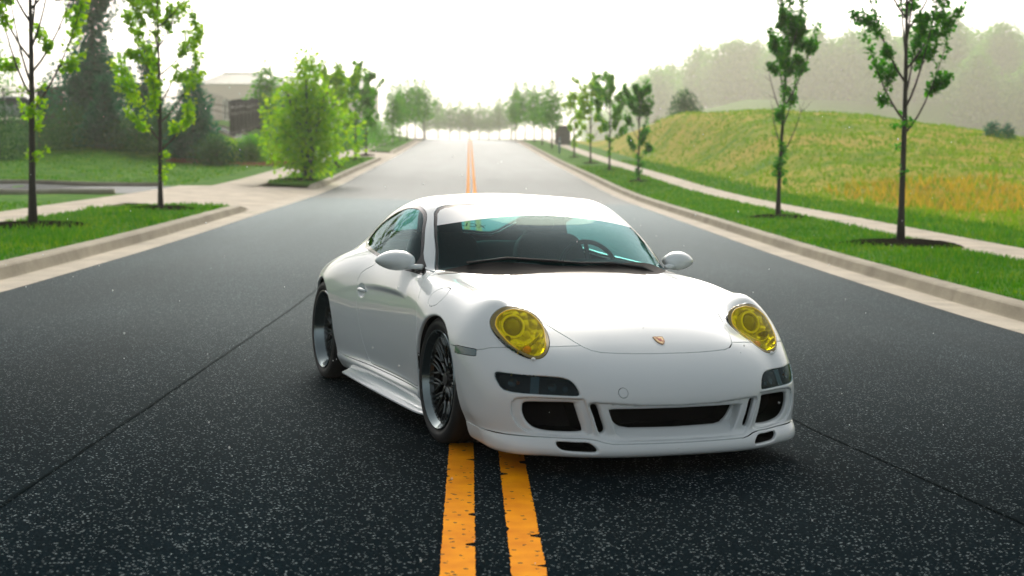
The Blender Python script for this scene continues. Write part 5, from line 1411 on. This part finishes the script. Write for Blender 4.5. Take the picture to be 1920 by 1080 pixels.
# ---- badge on the hood
p,n=ntop(.769,0)
up=(Vector((-1,0,0))-n*Vector((-1,0,0)).dot(n)).normalized();rt=Vector((0,1,0))
def shield(k,zoff):
    out=[(-1,.95),(-.5,1.05),(0,1.0),(.5,1.05),(1,.95),(.98,.2),(.8,-.45),(.45,-.9),(0,-1.15),(-.45,-.9),(-.8,-.45),(-.98,.2)]
    return [p+rt*(a*.026*k)+up*(b*.030*k)+n*zoff for a,b in out]
BD=None
for nm,k,z,mt in(('badge',1.0,.004,M_BADGE),('crest_field',.80,.0052,simple('crest_gold',(.75,.55,.30),.3,.5)),('crest_shield',.36,.0062,simple('crest_red',(.45,.05,.04),.35))):
    b=MB();a=shield(k,z);c=shield(k*1.02,-.002);m=len(a);b.add(a+c,[tuple(range(m))]+[(i,m+i,m+(i+1)%m,(i+1)%m) for i in range(m)])
    o=b.build(nm,mt,CAR if BD is None else BD);BD=BD or o
for q,(cx_,cz_) in enumerate(((-.42,.5),(.42,-.35))):
    b=MB()
    for i in range(3):
        a0=cx_-.22+i*.2
        b.add([p+rt*((a0+da)*.026)+up*((cz_+dz)*.030)+n*.0064 for da,dz in((0,-.22),(.1,-.22),(.1,.22),(0,.22))],[(0,1,2,3)])
    b.build('crest_stripes',bpy.data.materials.get('crest_red'),BD)

# ---- wipers
def gp(x,y,d=.012):
    z=ztop(x,y,green);return Vector((x,y,z+d))
for nm,path in(('wiper',[(-.235,.06),(-.262,-.15),(-.318,-.36),(-.40,-.56)]),('wiper',[(-.30,.60),(-.262,.42),(-.245,.22),(-.24,.02)])):
    b=MB();pp=[gp(x,y) for x,y in path];b.tube(pp,[.006,.008,.008,.005],6);pp=[gp(x-.014,y,.006) for x,y in path];b.tube(pp,.005,6)
    W_=b.build(nm,M_BLACK,CAR)
# ---- cabin
def blob(name,mat,parent,size,loc,rot=(0,0,0),lv=2,fn=None):
    me=bpy.data.meshes.new(name);bm=bmesh.new();bmesh.ops.create_cube(bm,size=2)
    bmesh.ops.subdivide_edges(bm,edges=bm.edges,cuts=2,use_grid_fill=True)
    for v in bm.verts:
        if fn:v.co=fn(v.co)
        v.co=Vector((v.co.x*size[0],v.co.y*size[1],v.co.z*size[2]))
    for f in bm.faces:f.smooth=True
    bm.to_mesh(me);bm.free();me.materials.append(mat);o=link(name,me,parent);o.location=loc;o.rotation_euler=rot
    m=o.modifiers.new('s','SUBSURF');m.levels=lv;m.render_levels=lv;return o
for s in(1,-1):
    S=empty('front_seat',(0,0,0),CAR)
    blob('seat_base',M_INT,S,(.27,.26,.085),(-1.12,s*.35,.38))
    blob('backrest',M_INT,S,(.065,.255,.33),(-1.40,s*.35,.68),(0,R(-16),0),fn=lambda c:Vector((c.x+.35*abs(c.y)**2,c.y*(1-.16*max(0,c.z)),c.z)))
    blob('headrest',M_INT,S,(.050,.135,.115),(-1.505,s*.35,1.045),(0,R(-10),0),fn=lambda c:Vector((c.x,c.y*(1-.10*c.z),c.z)))
    Z=empty('rear_seat',(0,0,0),CAR)
    blob('backrest',M_INT,Z,(.06,.27,.19),(-2.0,s*.30,.74),(0,R(-18),0));blob('seat_base',M_INT,Z,(.2,.25,.06),(-1.82,s*.30,.52))
blob('dashboard',M_LINER,CAR,(.22,.66,.10),(-.56,0,.735),(0,R(6),0));blob('instrument_hood',M_LINER,CAR,(.11,.17,.05),(-.66,.36,.838))
b=MB();b.lathe([(-.014*math.sin(a),.180+.014*math.cos(a)) for a in [2*math.pi*k/10 for k in range(10)]],40,'x',closed=True)
for a in(R(90),R(210),R(330)):b.tube([(0,.03*math.cos(a),.03*math.sin(a)),(0,.18*math.cos(a),.18*math.sin(a))],.014,8)
b.lathe([(.02,.0),(.02,.05),(-.02,.06)],20,'x')
o=b.build('steering_wheel',M_BLACK,CAR,smooth=True);o.location=(-.83,.36,.815);o.rotation_euler=(0,R(-24),0)
o=blob('rear_view_mirror',M_BLACK,CAR,(.018,.115,.034),(-.82,.0,1.085),(0,R(15),0))
b=MB();b.lathe([(0,0),(0,.030),(.004,.032)],24,'x');o=b.build('rain_sensor',M_BLACK,CAR,smooth=True);pz=gp(-.765,0,-.008);o.location=pz;o.rotation_euler=(0,R(-62),0)
b=MB();b.box((-1.25,0,.20),(1.0,.70,.02));b.box((-2.30,0,.80),(.34,.60,.015));b.box((-.36,0,.50),(.02,.66,.24));b.box((-2.08,0,.6),(.02,.6,.2));b.build('cabin_floor',M_LINER,CAR)
# ---- lettering on the rear window, read from behind
cu=bpy.data.curves.new('lettering','FONT');cu.body='XCLUS';cu.size=.085;cu.shear=.25;cu.extrude=.0006;cu.space_character=1.15
to=bpy.data.objects.new('tmp_text',cu);COL.objects.link(to);dg=bpy.context.evaluated_depsgraph_get();tm=bpy.data.meshes.new_from_object(to.evaluated_get(dg));bpy.data.objects.remove(to)
me=tm;me.name='lettering'
p0=Vector((-2.465,.31,0));p0.z=ztop(-2.465,.31,green)+.004;p1,nn=ntop(-2.3,.2)
gsl=(GT(-2.30)-GT(-2.40))/.10;upv=Vector((1,0,float(gsl))).normalized()
for v in me.vertices:
    q=p0+Vector((0,-1,0))*v.co.x+upv*v.co.y
    zz=ztop(q.x,q.y,green)+.003
    v.co=Vector((q.x,q.y,zz))
me.materials.append(simple('lettering_vinyl',(.01,.012,.015),.5));o=link('lettering',me,RWO)
